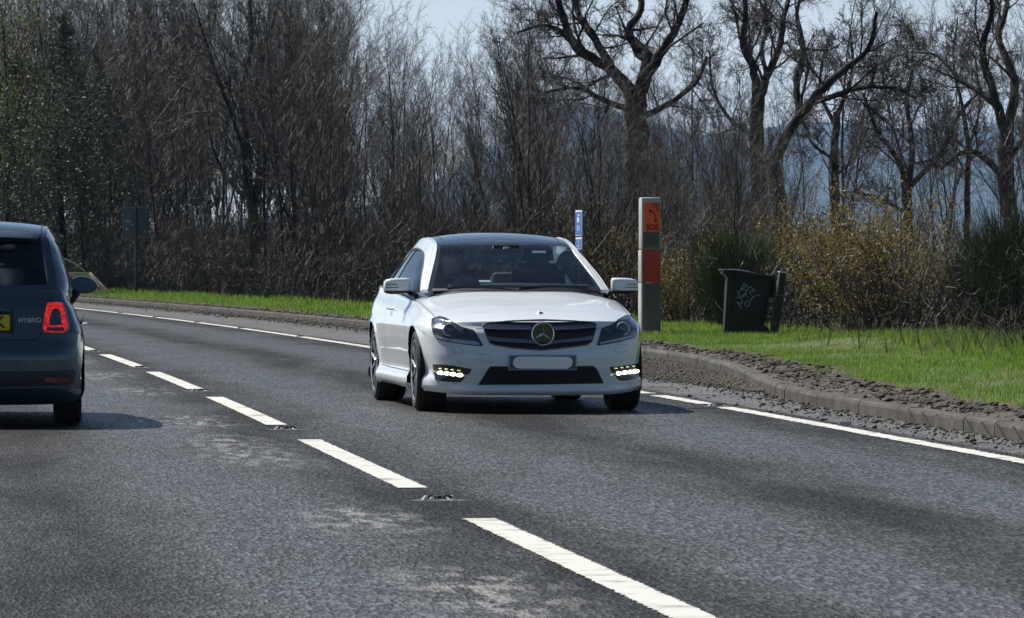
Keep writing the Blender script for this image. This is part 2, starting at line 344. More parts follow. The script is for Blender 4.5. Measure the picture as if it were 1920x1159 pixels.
# grass blades
M_grass = nodemat('grass_blades', (.09,.16,.02), .55, spec=.35)
oi = N(M_grass, 'ShaderNodeNewGeometry'); rg = ramp(M_grass, oi.outputs['Random Per Island'], [(0, (.08,.19,.016)), (.5, (.145,.30,.028)), (.80, (.22,.33,.045)), (.88, (.26,.24,.09)), (1, (.40,.34,.18))])
LK(M_grass, rg.outputs[0], B(M_grass).inputs['Base Color'])
_tc = N(M_grass, 'ShaderNodeTexCoord'); _nz = N(M_grass, 'ShaderNodeTexNoise', Scale=1.3, Detail=6); LK(M_grass, _tc.outputs['Object'], _nz.inputs['Vector'])
_rp = ramp(M_grass, _nz.outputs['Fac'], [(.34, (.62,.60,.8)), (.52, (1,1,1)), (.70, (1.3,1.1,1.1))]); _mx = N(M_grass, 'ShaderNodeMixRGB', blend_type='MULTIPLY'); _mx.inputs['Fac'].default_value = 1
LK(M_grass, rg.outputs[0], _mx.inputs['Color1']); LK(M_grass, _rp.outputs[0], _mx.inputs['Color2']); LK(M_grass, _mx.outputs[0], B(M_grass).inputs['Base Color'])
tr = N(M_grass, 'ShaderNodeBsdfTranslucent'); LK(M_grass, _mx.outputs[0], tr.inputs['Color']); ms = N(M_grass, 'ShaderNodeMixShader'); ms.inputs[0].default_value = .5
LK(M_grass, B(M_grass).outputs[0], ms.inputs[1]); LK(M_grass, tr.outputs[0], ms.inputs[2]); LK(M_grass, ms.outputs[0], M_grass.node_tree.nodes['Material Output'].inputs['Surface'])
def blades(D, o, h, w, lean=.5):
    n = len(D); p = RP(D, o); z = gz(D, o)-.01; a = rng.uniform(0, 6.28, n); b = rng.uniform(0, 6.28, n)
    dx, dy = np.cos(a)*w/2, np.sin(a)*w/2; l = h*rng.uniform(.1, lean, n); lx, ly = np.cos(b)*l, np.sin(b)*l
    P0 = np.c_[p[:, 0]-dx, p[:, 1]-dy, z]; P1 = np.c_[p[:, 0]+dx, p[:, 1]+dy, z]
    P2 = np.c_[p[:, 0]+dx*.7+lx*.4, p[:, 1]+dy*.7+ly*.4, z+h*.6]; P3 = np.c_[p[:, 0]-dx*.7+lx*.4, p[:, 1]-dy*.7+ly*.4, z+h*.6]
    P4 = np.c_[p[:, 0]+lx, p[:, 1]+ly, z+h]
    V = np.stack([P0, P1, P2, P3, P4], 1).reshape(-1, 3); b0 = np.arange(n)*5
    F = np.concatenate([np.stack([b0, b0+1, b0+2], 1), np.stack([b0, b0+2, b0+3], 1), np.stack([b0+3, b0+2, b0+4], 1)])
    return V, F
def grass(n, D0, D1, h, w, tall=1):
    D = D0+(D1-D0)*rng.random(n); a = KO(D)+.13+soil_w(D)-.30; b = WO(D)+.9
    f = rng.random(n); o = a+(b-a)*f
    edge = noise2(o*5, D*4, 21)*.22; keep = (o > a+.16+edge)
    D, o, f = D[keep], o[keep], f[keep]
    hh = h*(.45+.9*rng.random(len(D))**1.5)*(1+.45*noise2(o*2, D*1.5, 8)+.9*np.maximum(0, noise2(o*4.5, D*3.2, 31)-.55))*(.75+.9*f*f)*(1+1.3*np.exp(-((D-51)/4.)**2)*sm(f, .55, .8))
    return blades(D, o, np.maximum(hh, .02), w)
V1, F1 = grass(170000, 26, 75, .058, .0055); V2, F2 = grass(60000, 75, 190, .10, .016)
tag(bigmesh('grass', np.vstack([V1, V2]), np.vstack([F1, F2+len(V1)]), M_grass), 'bright green spring grass on the verge between soil and wood', kind='stuff')

# road markings: ribbons 4 mm above the asphalt, ragged edges
M_line = noisy('road_paint', (.26,.255,.23), (.58,.58,.53), scale=5, rough=.6, detail=10, bump=.35, bscale=70, lo=.30, hi=.47)
def cracks():
    m = M_line; return m
def ribbon(name, D0, D1, off, w, step=.02, rag=.0045, gaps=()):
    n = max(4, int((D1-D0)/step)); Ds = np.linspace(D0, D1, n)
    jl = rng.normal(0, rag, n); jr = rng.normal(0, rag, n)
    a = RP(Ds, off-w/2+jl); b = RP(Ds, off+w/2+jr)
    V = np.empty((2*n, 3)); V[0::2, :2] = a; V[1::2, :2] = b; V[:, 2] = .004
    i = np.arange(n-1)
    keep = np.ones(n-1, bool)
    for g0, g1_ in gaps: keep &= ~((Ds[:-1] > g0) & (Ds[:-1] < g1_))
    i = i[keep]*2
    return bigmesh(name, V, np.stack([i, i+1, i+3, i+2], 1), M_line)
dash = [(5.6,11.4),(14.45,20.6),(23.4,29.72),(32.4,39.06),(41.5,47.9),(50.3,56.9),(59.6,65.6),(68.4,74.6),(77.4,83.6),(86.4,92.6),(95.4,101.6),(104.4,110.6)]
for a, b in dash: tag(ribbon('centre_line_dash', a, b, 0, .15), kind='structure', group='centre line dashes')
gp = [(36.35-.55, 36.35+.3)]
for q in range(7): t = 45.2+rnd.random()*110; gp.append((t, t+rnd.uniform(.1, .35)))
gp += [(39.0, 39.6), (41.2, 41.9), (42.6, 42.9), (44.2, 48.5)]
tag(ribbon('edge_line', 8, 300, EDGE, .145, step=.035, rag=.010, gaps=gp), kind='structure')

# road studs
M_iron = noisy('worn_cast_iron', (.20,.20,.20), (.50,.50,.51), scale=30, rough=.42, metal=.9)
M_rub = nodemat('black_rubber', (.015,.015,.016), .6)
M_tar = noisy('stud_bedding', (.06,.06,.06), (.11,.108,.105), scale=20, rough=.7)
M_lens = nodemat('stud_glass', (.55,.57,.6), .08, spec=.8)
M_lensr = nodemat('stud_red_glass', (.5,.03,.02), .1)
def make_stud():
    r = empty('road_stud')
    b = MB(); P = []
    for rr, z in ((0, .003), (.09, .003), (.155, .0025), (.19, .0012)):
        P.append([(1.15*rr*(1+.06*math.sin(5*a))*math.cos(a), .8*rr*(1+.05*math.cos(3*a))*math.sin(a), z) for a in np.linspace(0, 2*math.pi, 25)])
    b.grid(P); b.build('bedding', M_tar, r)
    c = MB()
    for s in (-1, 1):
        c.add([(s*.10, -.075, .006), (s*.128, -.075, .006), (s*.128, .075, .006), (s*.10, .075, .006), (s*.085, -.055, .030), (s*.10, -.05, .032), (s*.10, .05, .032), (s*.085, .055, .030)],
              [[0,1,5,4],[1,2,6,5],[2,3,7,6],[3,0,4,7],[4,5,6,7]])
        c.add([(s*.045, -.07, .006), (s*.075, -.08, .006), (s*.075, .08, .006), (s*.045, .07, .006), (s*.045, -.05, .022), (s*.06, -.05, .022), (s*.06, .05, .022), (s*.045, .05, .022)],
              [[0,1,5,4],[1,2,6,5],[2,3,7,6],[3,0,4,7],[4,5,6,7]])
    c.add([(-.128, .082, .006), (.128, .082, .006), (.10, .05, .030), (-.10, .05, .030)], [[0,1,2,3]])
    c.add([(-.128, -.082, .006), (.128, -.082, .006), (.09, -.062, .011), (-.09, -.062, .011)], [[0,1,2,3]])
    c.build('casing', M_iron, r, smooth=False)
    d = MB(); d.box((0, 0, .019), (.085, .07, .026), bev=.006); d.build('rubber_insert', M_rub, r)
    for s in (-1, 1):
        e = MB(); e.lathe([(0, -.038), (.008, -.038), (.008, -.03), (0, -.03)], 10, 'y', Matrix.Translation((s*.022, 0, .021))); e.build('glass_lens', M_lens, r)
    return r
stud0 = make_stud()
def copy_tree(o, parent=None, coll=None):
    c = o.copy(); sc.collection.objects.link(c)
    if parent: c.parent = parent
    for ch in list(o.children): copy_tree(ch, c)
    return c
def place_studs():
    spots = [(22.2, 0, 'nearest road stud, beside the end of the big dash before the tarmac scuffs'), (31.5, 0, 'road stud between the second and third nearest centre dashes'),
             (40.8, 0, 'road stud in the centre line gap left of the white coupe'), (49.8, 0, 'small road stud between the two farthest clear centre dashes'),
             (58.9, 0, 'farthest clear centre line stud, just right of the dark hatchback'), (36.1, EDGE, 'road stud on the edge line beside the shadow of the white coupe')]
    for k, D in enumerate((69.6, 78.4, 85.9, 94, 101.6)):
        spots.append((D, EDGE, ['nearest', 'second', 'third', 'fourth', 'farthest'][k]+' of the five tiny studs on the far edge line behind the coupe'))
    for k, (D, off, lab) in enumerate(spots):
        o = stud0 if k == 0 else copy_tree(stud0)
        p = RP(D, off); o.location = (p[0], p[1], .001); o.rotation_euler = (0, 0, math.atan(-float(heading(D)))); o.scale = (.66, .66, .75)
        tag(o, lab, 'road stud', 'road studs')
place_studs()
# ------------------------------------------------------------------ trees
def bark(name, c1, c2, green=0):
    m = noisy(name, c1, c2, scale=3, rough=.85, detail=6, bump=.6, bscale=25, stretch=(1, 1, .4), spec=.3)
    return m
M_bark = bark('grey_bark', (.012,.0105,.009), (.036,.031,.025))
M_twig = noisy('brown_twigs', (.011,.0095,.008), (.038,.031,.025), scale=1.2, rough=.5, spec=.35)
M_twigr = noisy('grey_twigs', (.016,.0135,.011), (.064,.053,.043), scale=1.2, rough=.45, spec=.4)
M_oak = bark('oak_bark', (.009,.008,.007), (.03,.026,.021))
M_ivy = nodemat('ivy_leaves', (.03,.055,.015), .45)
def leafmat(name, cols, trans=.35):
    m = nodemat(name, cols[0], .55, spec=.35); g = N(m, 'ShaderNodeNewGeometry')
    r = ramp(m, g.outputs['Random Per Island'], [(i/(len(cols)-1), c) for i, c in enumerate(cols)]); LK(m, r.outputs[0], B(m).inputs['Base Color'])
    t = N(m, 'ShaderNodeBsdfTranslucent'); LK(m, r.outputs[0], t.inputs['Color']); s = N(m, 'ShaderNodeMixShader'); s.inputs[0].default_value = trans
    LK(m, B(m).outputs[0], s.inputs[1]); LK(m, t.outputs[0], s.inputs[2]); LK(m, s.outputs[0], m.node_tree.nodes['Material Output'].inputs['Surface'])
    return m
M_bud = leafmat('yellow_buds', [(.15,.10,.025), (.27,.18,.03), (.22,.18,.045), (.12,.12,.04)])
M_lime = leafmat('lime_leaves', [(.13,.16,.028), (.21,.21,.045), (.08,.10,.02)])
M_ever = leafmat('evergreen_leaves', [(.022,.04,.014), (.035,.055,.018), (.05,.07,.025)], .15)
M_broom = leafmat('broom_stems', [(.03,.05,.014), (.05,.075,.02), (.07,.085,.03)], .15)
def tubes(groups):
    """groups: dict (npts, sides) -> list of (P (n,3), Rr (n,)); returns V, F(quads)"""
    Vs = []; Fs = []; b = 0
    for (n, k), L_ in groups.items():
        P = np.array([p for p, r in L_]); Rr = np.array([r for p, r in L_]); m = len(P)
        T = np.gradient(P, axis=1); T /= np.linalg.norm(T, axis=2, keepdims=True)+1e-9
        ref = np.where(np.abs(T[:, :1, 2:3]) < .8, np.array([0, 0, 1.]), np.array([1., 0, 0]))
        X = np.cross(T, np.broadcast_to(ref, T.shape)); X /= np.linalg.norm(X, axis=2, keepdims=True)+1e-9; Y = np.cross(X, T)
        an = np.arange(k)*2*math.pi/k
        V = P[:, :, None]+Rr[:, :, None, None]*(X[:, :, None]*np.cos(an)[None, None, :, None]+Y[:, :, None]*np.sin(an)[None, None, :, None])
        i, j, q = np.meshgrid(np.arange(m), np.arange(n-1), np.arange(k), indexing='ij'); base = i*n*k+j*k
        F = np.stack([base+q, base+(q+1) % k, base+k+(q+1) % k, base+k+q], -1).reshape(-1, 4)+b
        Vs.append(V.reshape(-1, 3)); Fs.append(F); b += V.size//3
    return np.vstack(Vs), np.vstack(Fs)
class Tree:
    def __init__(s, seed): s.r = np.random.default_rng(seed); s.trunk = {}; s.crown = {}; s.tips = []
    def put(s, P, Rr, where):
        rmax = Rr[0]; k = 8 if rmax > .12 else 6 if rmax > .05 else 4 if rmax > .015 else 3
        (s.trunk if where == 't' else s.crown).setdefault((len(P), k), []).append((P, Rr))
    def limb(s, p, d, length, r0, n, wob, up, taper=.35, where='c'):
        d = np.array(d, float); d /= np.linalg.norm(d); P = [np.array(p, float)]; st = length/(n-1)
        for i in range(n-1):
            d = d+s.r.normal(0, wob, 3)+np.array([0, 0, up]); d /= np.linalg.norm(d); P.append(P[-1]+d*st)
        P = np.array(P); Rr = r0*(1-(1-taper)*np.linspace(0, 1, n)); s.put(P, Rr, where); return P, Rr
    def grow(s, P, Rr, spec, lvl=0):
        """spec: list of dict(n, len, ang, rf, wob, up, pts, t0)"""
        if lvl >= len(spec):
            s.tips.append(P[-1]); s.tips.append(P[len(P)//2]); return
        c = spec[lvl]; Lp = np.linalg.norm(np.diff(P, axis=0), axis=1).sum(); n = c['n']
        n = max(1, int(round(n*s.r.uniform(.8, 1.2)*(1 if 'dens' not in c else Lp*c['dens']))))
        ts = c.get('t0', .25)+(1-c.get('t0', .25))*(np.arange(n)+s.r.random(n))/n; az = s.r.uniform(0, 6.28)
        for t in ts:
            x = min(t, .999)*(len(P)-1); i = int(x); f = x-i; p = P[i]*(1-f)+P[i+1]*f; r = Rr[i]*(1-f)+Rr[i+1]*f
            T = P[i+1]-P[i]; T /= np.linalg.norm(T)+1e-9; az += 2.4+s.r.normal(0, .5)
            a = np.cross(T, [0, 0, 1.]) if abs(T[2]) < .95 else np.array([1., 0, 0]); a /= np.linalg.norm(a); b = np.cross(T, a)
            g = R(c['ang'])*s.r.uniform(.7, 1.25); d = T*math.cos(g)+(a*math.cos(az)+b*math.sin(az))*math.sin(g)
            le = c['len']*(Lp if c.get('rel', True) else 1)*s.r.uniform(.6, 1.2)*(1-c.get('fall', .5)*t)
            P2, R2 = s.limb(p, d, le, max(min(r*c['rf'], r*.9), c.get('rmin', .004)), c.get('pts', 4), c['wob'], c['up'], c.get('tap', .4))
            s.grow(P2, R2, spec, lvl+1)
    def leaves(s, n, size, spread, mat, parent, name, flat=1.0, pts=None):
        T = np.array(pts if pts is not None else s.tips); c = T[s.r.integers(0, len(T), n)]+s.r.normal(0, spread, (n, 3))
        u = s.r.normal(0, 1, (n, 3)); u /= np.linalg.norm(u, axis=1)[:, None]; w = np.cross(u, s.r.normal(0, 1, (n, 3))); w /= np.linalg.norm(w, axis=1)[:, None]
        z = size*s.r.uniform(.5, 1.3, (n, 1)); V = np.stack([c-u*z, c+w*z*.45*flat, c+u*z, c-w*z*.45*flat], 1).reshape(-1, 3)
        F = np.arange(4*n).reshape(n, 4); return bigmesh(name, V, F, mat, parent)
    def build(s, kind, mt, mc, crown='crown'):
        r = empty(kind); V, F = tubes(s.trunk); bigmesh('trunk', V, F, mt, r, True)
        V, F = tubes(s.crown); bigmesh(crown, V, F, mc, r, True); return r
def slim_tree(seed, H=8, r0=.075, lean=0, dense=1.0, mt=None, mc=None, forks=2):
    t = Tree(seed); r = t.r
    P, Rr = t.limb((0, 0, -.3), (lean+r.normal(0, .03), r.normal(0, .05), 1), H+.3, r0*.72, 11, .05, .03, .15, 't')
    br = dict(n=int(15*dense), len=.42, ang=32, rf=.55, wob=.09, up=.10, pts=6, t0=.16, fall=.45)
    tw = dict(n=int(11*dense), len=.38, ang=36, rf=.5, wob=.12, up=.06, pts=4, t0=.15, fall=.3, rmin=.0055)
    t2 = dict(n=8, len=.42, ang=38, rf=.55, wob=.15, up=.05, pts=3, t0=.15, fall=.2, rmin=.0035)
    for k in range(forks-1):
        i = r.integers(2, 6); a = r.uniform(0, 6.28)
        P2, R2 = t.limb(P[i], (math.cos(a)*.35, math.sin(a)*.35, 1), H*(1-i/11)*.95, Rr[i]*.75, 8, .05, .05, .2, 't'); t.grow(P2, R2, [dict(br, n=8), tw, t2])
    t.grow(P, Rr, [br, tw, t2])
    return t, t.build('bare_tree', mt or M_bark, mc or M_twig)
def oak(seed, limbs, r_trunk, H, dens=1.0, kind='oak_tree', extra=6, leaf=0):
    """limbs: list of polylines [(x,y,z,r)...]; the first is the trunk"""
    t = Tree(seed); r = t.r
    sub = [dict(n=10, len=.50, ang=46, rf=.36, wob=.19, up=.05, pts=6, t0=.15, fall=.35, tap=.35), dict(n=int(9*dens), len=.48, ang=46, rf=.45, wob=.18, up=.04, pts=5, t0=.15, fall=.3, rmin=.008),
           dict(n=int(8*dens), len=.48, ang=46, rf=.5, wob=.18, up=.05, pts=4, t0=.1, fall=.2, rmin=.0055), dict(n=5, len=.5, ang=46, rf=.6, wob=.18, up=.06, pts=3, t0=.1, fall=.1, rmin=.004)]
    for q, L_ in enumerate(limbs):
        A = np.array(L_, float); S = spline(A, len(A)*4); P, Rr = S[:, :3], np.maximum(S[:, 3]*(.80 if q == 0 else .72), .01)
        P = P + r.normal(0, .02, P.shape)*np.minimum(1, Rr[:, None]*6)
        t.put(P, Rr, 't')
        if q > 0: t.grow(P, Rr, sub)
    return t, t.build(kind, M_oak, M_twig)
def shrub(seed, H=2.6, stems=14, spread=.55, buds=0, mc=None, kind='bare_shrub', dens=1.0, leafmat_=None, lsize=.02):
    t = Tree(seed); r = t.r
    for k in range(stems):
        a = r.uniform(0, 6.28); q = r.uniform(.0, spread); l = H*r.uniform(.6, 1.1)
        P, Rr = t.limb((math.cos(a)*.25*r.random(), math.sin(a)*.25*r.random(), -.1), (math.cos(a)*q, math.sin(a)*q, 1), l, r.uniform(.010, .022), 7, .09, .02, .3, 't')
        t.grow(P, Rr, [dict(n=int(8*dens), len=.38, ang=42, rf=.6, wob=.14, up=.04, pts=4, t0=.15, fall=.4, rmin=.005), dict(n=int(6*dens), len=.45, ang=45, rf=.65, wob=.16, up=.03, pts=3, t0=.1, fall=.2, rmin=.0035)])
    o = t.build(kind, M_twigr, mc or M_twig, 'branches')
    if buds: t.leaves(buds, lsize, .05, leafmat_ or M_bud, o, 'buds')
    return o
def broom(seed, H=1.35):
    t = Tree(seed); r = t.r
    for k in range(420):
        a = r.uniform(0, 6.28); q = r.uniform(0, .55)**1.2; l = H*r.uniform(.55, 1.05)
        P, Rr = t.limb((math.cos(a)*.2*r.random(), math.sin(a)*.2*r.random(), 0), (math.cos(a)*q, math.sin(a)*q, 1), l, .006, 6, .04, .03, .4, 't' if k < 14 else 'c')
        for z in range(5):
            i = r.integers(1, 5); t.limb(P[i], (P[i+1]-P[i])+r.normal(0, .08, 3), l*.35, .0035, 3, .05, .05, .5)
    return t.build('broom_bush', M_broom, M_broom, 'green_stems')
def conifer(seed, H=9):
    t = Tree(seed); r = t.r; P, Rr = t.limb((0, 0, -.3), (0, 0, 1), H, .14, 9, .015, .02, .1, 't'); tips = []
    for z in np.arange(.6, H-.2, .22):
        for k in range(6):
            a = r.uniform(0, 6.28); l = (H-z)*.27*r.uniform(.7, 1.15)+.2
            Q, _ = t.limb((0, 0, z), (math.cos(a), math.sin(a), .25), l, .012, 5, .06, -.03, .3)
            for s_ in np.linspace(.25, 1, max(3, int(l*5))):
                x = s_*3.99; i = min(int(x), 3); tips.append(Q[i]+(Q[i+1]-Q[i])*(x-i))
    o = t.build('conifer_tree', M_oak, M_oak, 'limbs'); t.leaves(26000, .075, .09, M_ever, o, 'foliage', .35, tips); return o
def leafy(seed, H=9, mat=None, n=9000, size=.055):
    t, o = slim_tree(seed, H, .11, 0, 1.1); t.leaves(n, size, .16, mat, o, 'foliage', 1.0); o.name = 'leafy_tree'; return o

def ground_at(D, off): return float(gz(D, off))
def zone(px):
    for x, s in ((90, 'above the dark hatchback'), (215, 'just right of the dark hatchback'), (300, 'behind the grey sign back'), (430, 'right of the grey sign back'), (560, 'behind the far grass verge'), (690, 'where bright gaps show low in the wood'),
                 (800, 'behind the left wing mirror of the coupe'), (930, 'behind the driver side of the coupe'), (1060, 'behind the coupe roof'), (1170, 'behind the blue sign'), (1260, 'behind the emergency phone post'),
                 (1350, 'between the phone post and the bin'), (1480, 'behind the wheelie bin'), (1600, 'right of the wheelie bin'), (1760, 'behind the yellow bushes'), (3000, 'at the right end of the wood')):
        if px < x: return s
used = {}
ORD = ['', 'second ', 'third ', 'fourth ', 'fifth ', 'sixth ', 'seventh ', 'eighth ', 'ninth ', 'tenth ', 'eleventh ', 'twelfth ', 'thirteenth ', 'fourteenth ', 'fifteenth ', 'sixteenth ', 'seventeenth ', 'eighteenth ', 'nineteenth ', 'twentieth ']
pending = []
def put(proto, first, x, y, z, s, rz, look, cat, group):
    o = proto if not first.get(proto.name) else copy_tree(proto); first[proto.name] = 1
    o.location = (x, y, z); o.scale = (s, s, s); o.rotation_euler = (0, 0, rz)
    px = 960+x/y*FPX; pending.append((o, look, zone(px), px, y, cat, group)); return o
def label_all():
    by = {}
    for it in pending: by.setdefault((it[1], it[2]), []).append(it)
    for (look, zn), L_ in by.items():
        L_.sort(key=lambda i: i[4])
        for k, it in enumerate(L_):
            lab = f"{look} {zn}" if len(L_) == 1 else f"{look} {zn}, {['nearest', 'second nearest', 'third nearest', 'fourth nearest', 'fifth nearest', 'sixth nearest', 'seventh nearest', 'eighth nearest', 'ninth nearest', 'tenth nearest', 'eleventh nearest', 'twelfth nearest', 'thirteenth nearest', 'fourteenth nearest', 'fifteenth nearest', 'sixteenth nearest'][min(k, 15)]}"
            tag(it[0], lab, it[5], it[6])
first = {}
# far hills (blue through the air, some painted in) and the air itself
def hills():
    M = noisy('hillside', (.02,.035,.04), (.035,.05,.05), scale=.006, rough=1.0)
    xs = np.linspace(-700, 1100, 90)*1.0; ys = np.linspace(2100, 4200, 40)
    X, Y = np.meshgrid(xs, ys)
    top = 57+24*np.sin(X*.0042+.8)+10*np.sin(X*.013+2)+5*np.sin(X*.031) + (X+100)*.02
    top = top*(.42+.58*sm(X, -130, 70)); prof = sm(Y, 2100, 2900)*(1+.55*sm(Y, 2900, 4000)*(.6+.4*np.sin(X*.003+2)))
    Z = -.6+np.maximum(top, 8)*prof+noise2(X*.02, Y*.01, 2)*4*prof
    V = np.stack([X*3.3, Y*3.3, Z*3.3+.5], -1).reshape(-1, 3); n, m = X.shape; i, j = np.meshgrid(np.arange(n-1), np.arange(m-1), indexing='ij'); a = (i*m+j).ravel()
    tag(bigmesh('hills', V, np.stack([a, a+1, a+m+1, a+m], 1), M, smooth=True), kind='structure')
hills()
HAZE = True
if HAZE:
    hb = MB(); hb.box((600, 7400, 248.5), (9600, 15400, 501)); ho = hb.build('haze', None, smooth=False); ho.data.materials.clear()
    hm = bpy.data.materials.new('air'); hm.use_nodes = True; hm.node_tree.nodes.clear(); ou = hm.node_tree.nodes.new('ShaderNodeOutputMaterial'); pv = hm.node_tree.nodes.new('ShaderNodeVolumePrincipled')
    pv.inputs['Color'].default_value = (.36, .62, 1.0, 1); pv.inputs['Density'].default_value = .00006; pv.inputs['Anisotropy'].default_value = .2
    hm.node_tree.links.new(pv.outputs[0], ou.inputs['Volume']); ho.data.materials.append(hm); tag(ho, 'pale blue air between the road and the far hills', kind='stuff')

def build_wood():
    A = [slim_tree(11+k, H, r0, ln, d, forks=f, mc=(M_twig if k % 3 else M_twigr))[1] for k, (H, r0, ln, d, f) in enumerate(
        [(8.5, .075, 0, 1.0, 2), (8.0, .06, .06, 1.0, 1), (9.0, .085, -.05, 1.1, 3), (7.5, .05, .1, .9, 2), (8.8, .065, -.1, 1.1, 2), (8.2, .055, .02, 1.2, 3)])]
    looks = ['slender forked bare tree', 'thin straight bare tree', 'stout bare tree with three stems', 'thin bare tree leaning right', 'thin bare tree leaning left', 'twiggy bare tree with several stems']
    SH = [shrub(41+k, 2.6, 16, .6, 0, M_twigr if k == 1 else M_twig, 'bare_shrub', 1.0) for k in range(3)]
    YS = [shrub(51+k, 1.75, 12, .75, 3600, M_twigr, 'budding_shrub', 1.0, M_bud, .022) for k in range(2)]
    ytop = lambda px: np.interp(px, [0, 150, 300, 600, 650, 720, 800, 860, 920, 1000, 1080, 1150, 1250, 1330, 1420, 1520], [-60, -20, -70, -60, 20, 70, 95, 110, 60, 40, 110, 170, 210, 230, 230, 340])
    hgt = lambda px, D: CAMZ+(HOR-ytop(px))/FPX*D
    r = random.Random(5); pts = []
    def far_enough(x, y, d): return all((x-a)**2+(y-b)**2 > d*d for a, b in pts)
    tries = 0; cnt = 0
    while cnt < 235 and tries < 14000:
        tries += 1
        D = r.uniform(66, 205); dep = r.random()**1.2*11; off = WO(D)+.5+dep; p = RP(D, off); x, y = float(p[0]), float(p[1])
        px = 960+x/y*FPX
        if px < -60 or px > 1440+80*r.random() or (225 < px < 290 and y < 147) or (100 < px < 215 and y < 152) or not far_enough(x, y, .75 if dep < 4 else 1.0): continue
        if 1050 < px and y < 72: continue
        if px < 950 and r.random() < .38: continue
        if (410 < px < 510 or 640 < px < 700) and (dep > 4 or r.random() < .25): continue
        pts.append((x, y)); k = r.randrange(6); H = float(hgt(px, y))*(.56+.44*r.random()**.8)
        put(A[k], first, x, y, ground_at(D, off)-.05, H/8.3, r.uniform(0, 6.28), looks[k], 'tree', 'bare trees of the roadside wood'); cnt += 1
    # brush along the edge of the wood
    cnt = 0; tries = 0
    while cnt < 90 and tries < 4000:
        tries += 1
        D = r.uniform(44, 190); off = WO(D)+.1+r.random()*3.2; p = RP(D, off); x, y = float(p[0]), float(p[1]); px = 960+x/y*FPX
        if px < -30 or px > 1990 or not far_enough(x, y, .5) or (215 < px < 295 and y < 150) or (90 < px < 215 and y < 155) or (1330 < px < 1500 and y < 74): continue
        pts.append((x, y)); k = r.randrange(3); s = r.uniform(.55, 1.05) if px < 1250 else r.uniform(.5, .8)
        put(SH[k], first, x, y, ground_at(D, off)-.03, s, r.uniform(0, 6.28), ['dense grey brown bush', 'pale twigged bush', 'spreading brown bush'][k], 'bush', 'bare bushes along the wood edge'); cnt += 1
    # budding yellow bushes: image right, and one clump between the signs
    ys0 = [(1120,86,1.3),(1165,80,1.15),(1285,74,.9),(1330,71,1.0),(1262,73,1.0),(1390,73,1.05),(1440,72.5,1.1),(1500,69,1.1),(1545,65,1.1),(1590,63,1.3),(1640,58,1.15),(1680,62,1.3),(1725,57,1.1),(1475,70,1.3),(1620,70,1.4),(1560,72,1.45),(1790,56,.95),(1330,80,1.2),(1700,72,1.4),(1420,76,1.3),(1850,58,.9),(1530,63,.5),(1600,57.5,.5),(1680,54.5,.6)]
    ys = [(1120,86,1.25),(1165,82,1.1),(1285,76,.9),(1325,75,.95),(1268,74,.8),(1395,78,1.1),(1450,77,1.1),(1510,76,1.15),(1565,70,1.0),(1615,68,1.15),(1650,63,1.0),(1700,62,1.05),(1480,84,1.3),(1600,78,1.3),(1690,74,1.25),(1750,66,.9)]
    for i, (px, D, s) in enumerate(ys):
        x = (px-960)/FPX*D; off = (x-float(XC(D)))
        put(YS[i % 2], first, x, D, ground_at(D, off)-.05, s, r.uniform(0, 6.28), ['yellow budding bush', 'tangled bush with ochre buds'][i % 2], 'bush', 'budding bushes by the verge')
    tt = Tree(61)
    for q in range(9):
        a = tt.r.uniform(0, 6.28); Pq, Rq = tt.limb((math.cos(a)*.05, math.sin(a)*.05, -.05), (math.cos(a)*tt.r.uniform(.05, .5), math.sin(a)*.4, 1), tt.r.uniform(.5, 1.0), .006, 6, .06, .0, .5, 't')
        for z in range(3): tt.limb(Pq[2+z], (Pq[3+z]-Pq[2+z])+tt.r.normal(0, .09, 3), .16, .003, 3, .1, .02, .5, 't')
    Vs_, Fs_ = tubes(tt.trunk); st0 = bigmesh('dead_stalks', Vs_, Fs_, noisy('straw_stalks', (.06,.048,.03), (.17,.14,.085), scale=4, rough=.8))
    for px, D, s in [(1505,57,.45),(1548,55,.55),(1575,58,.5),(1612,53,.6),(1640,55,.45),(1668,51,.62),(1703,53,.5),(1735,50,.6),(1762,52,.7),(1800,49,.55),(1828,51,.7),(1858,48,.6),(1890,50,.75),(1912,48,.6),(1470,60,.4),(1290,64,.4)]:
        x = (px-960)/FPX*D; off = x-float(XC(D)); put(st0, first, x, D, ground_at(D, off)-.02, s, r.uniform(0, 6.28), 'thin dead stalks standing in the grass', 'weeds', 'dead stalks in the verge grass')
    BR = broom(71)
    for px, D, s in [(1375,71,1.1),(1415,72,1.0),(1890,55,1.05),(1925,54,1.15),(1850,60,1.0),(1345,73,.8)]:
        x = (px-960)/FPX*D; off = x-float(XC(D)); put(BR, first, x, D, ground_at(D, off)-.05, s, r.uniform(0, 6), 'dark green broom bush', 'bush', 'green broom bushes')
    # evergreens and leafy trees at the left end
    CF = conifer(81, 8.5)
    for px, D, s in [(120,160,1.12),(30,172,1.0),(215,168,.85),(-30,158,1.0),(625,140,.75)]:
        x = (px-960)/FPX*D; put(CF, first, x, D, .3, s, r.uniform(0, 6), 'dark evergreen conifer', 'tree', 'evergreens at the left of the wood')
    LF = leafy(91, 9.5, M_lime, 3600, .055)
    for px, D, s in [(10,152,1.05),(55,178,1.05)]:
        x = (px-960)/FPX*D; put(LF, first, x, D, .3, s, r.uniform(0, 6), 'yellow green tree in young leaf', 'tree', 'trees in young leaf')
    IV = leafy(95, 7.5, M_ever, 6000, .06); IV.name = 'ivy_clad_tree'
    for px, D, s in [(250,165,.95),(160,150,.8),(330,175,.8),(60,145,.75)]:
        x = (px-960)/FPX*D; put(IV, first, x, D, .3, s, r.uniform(0, 6), 'tree thick with dark ivy leaves', 'tree', 'ivy clad trees')
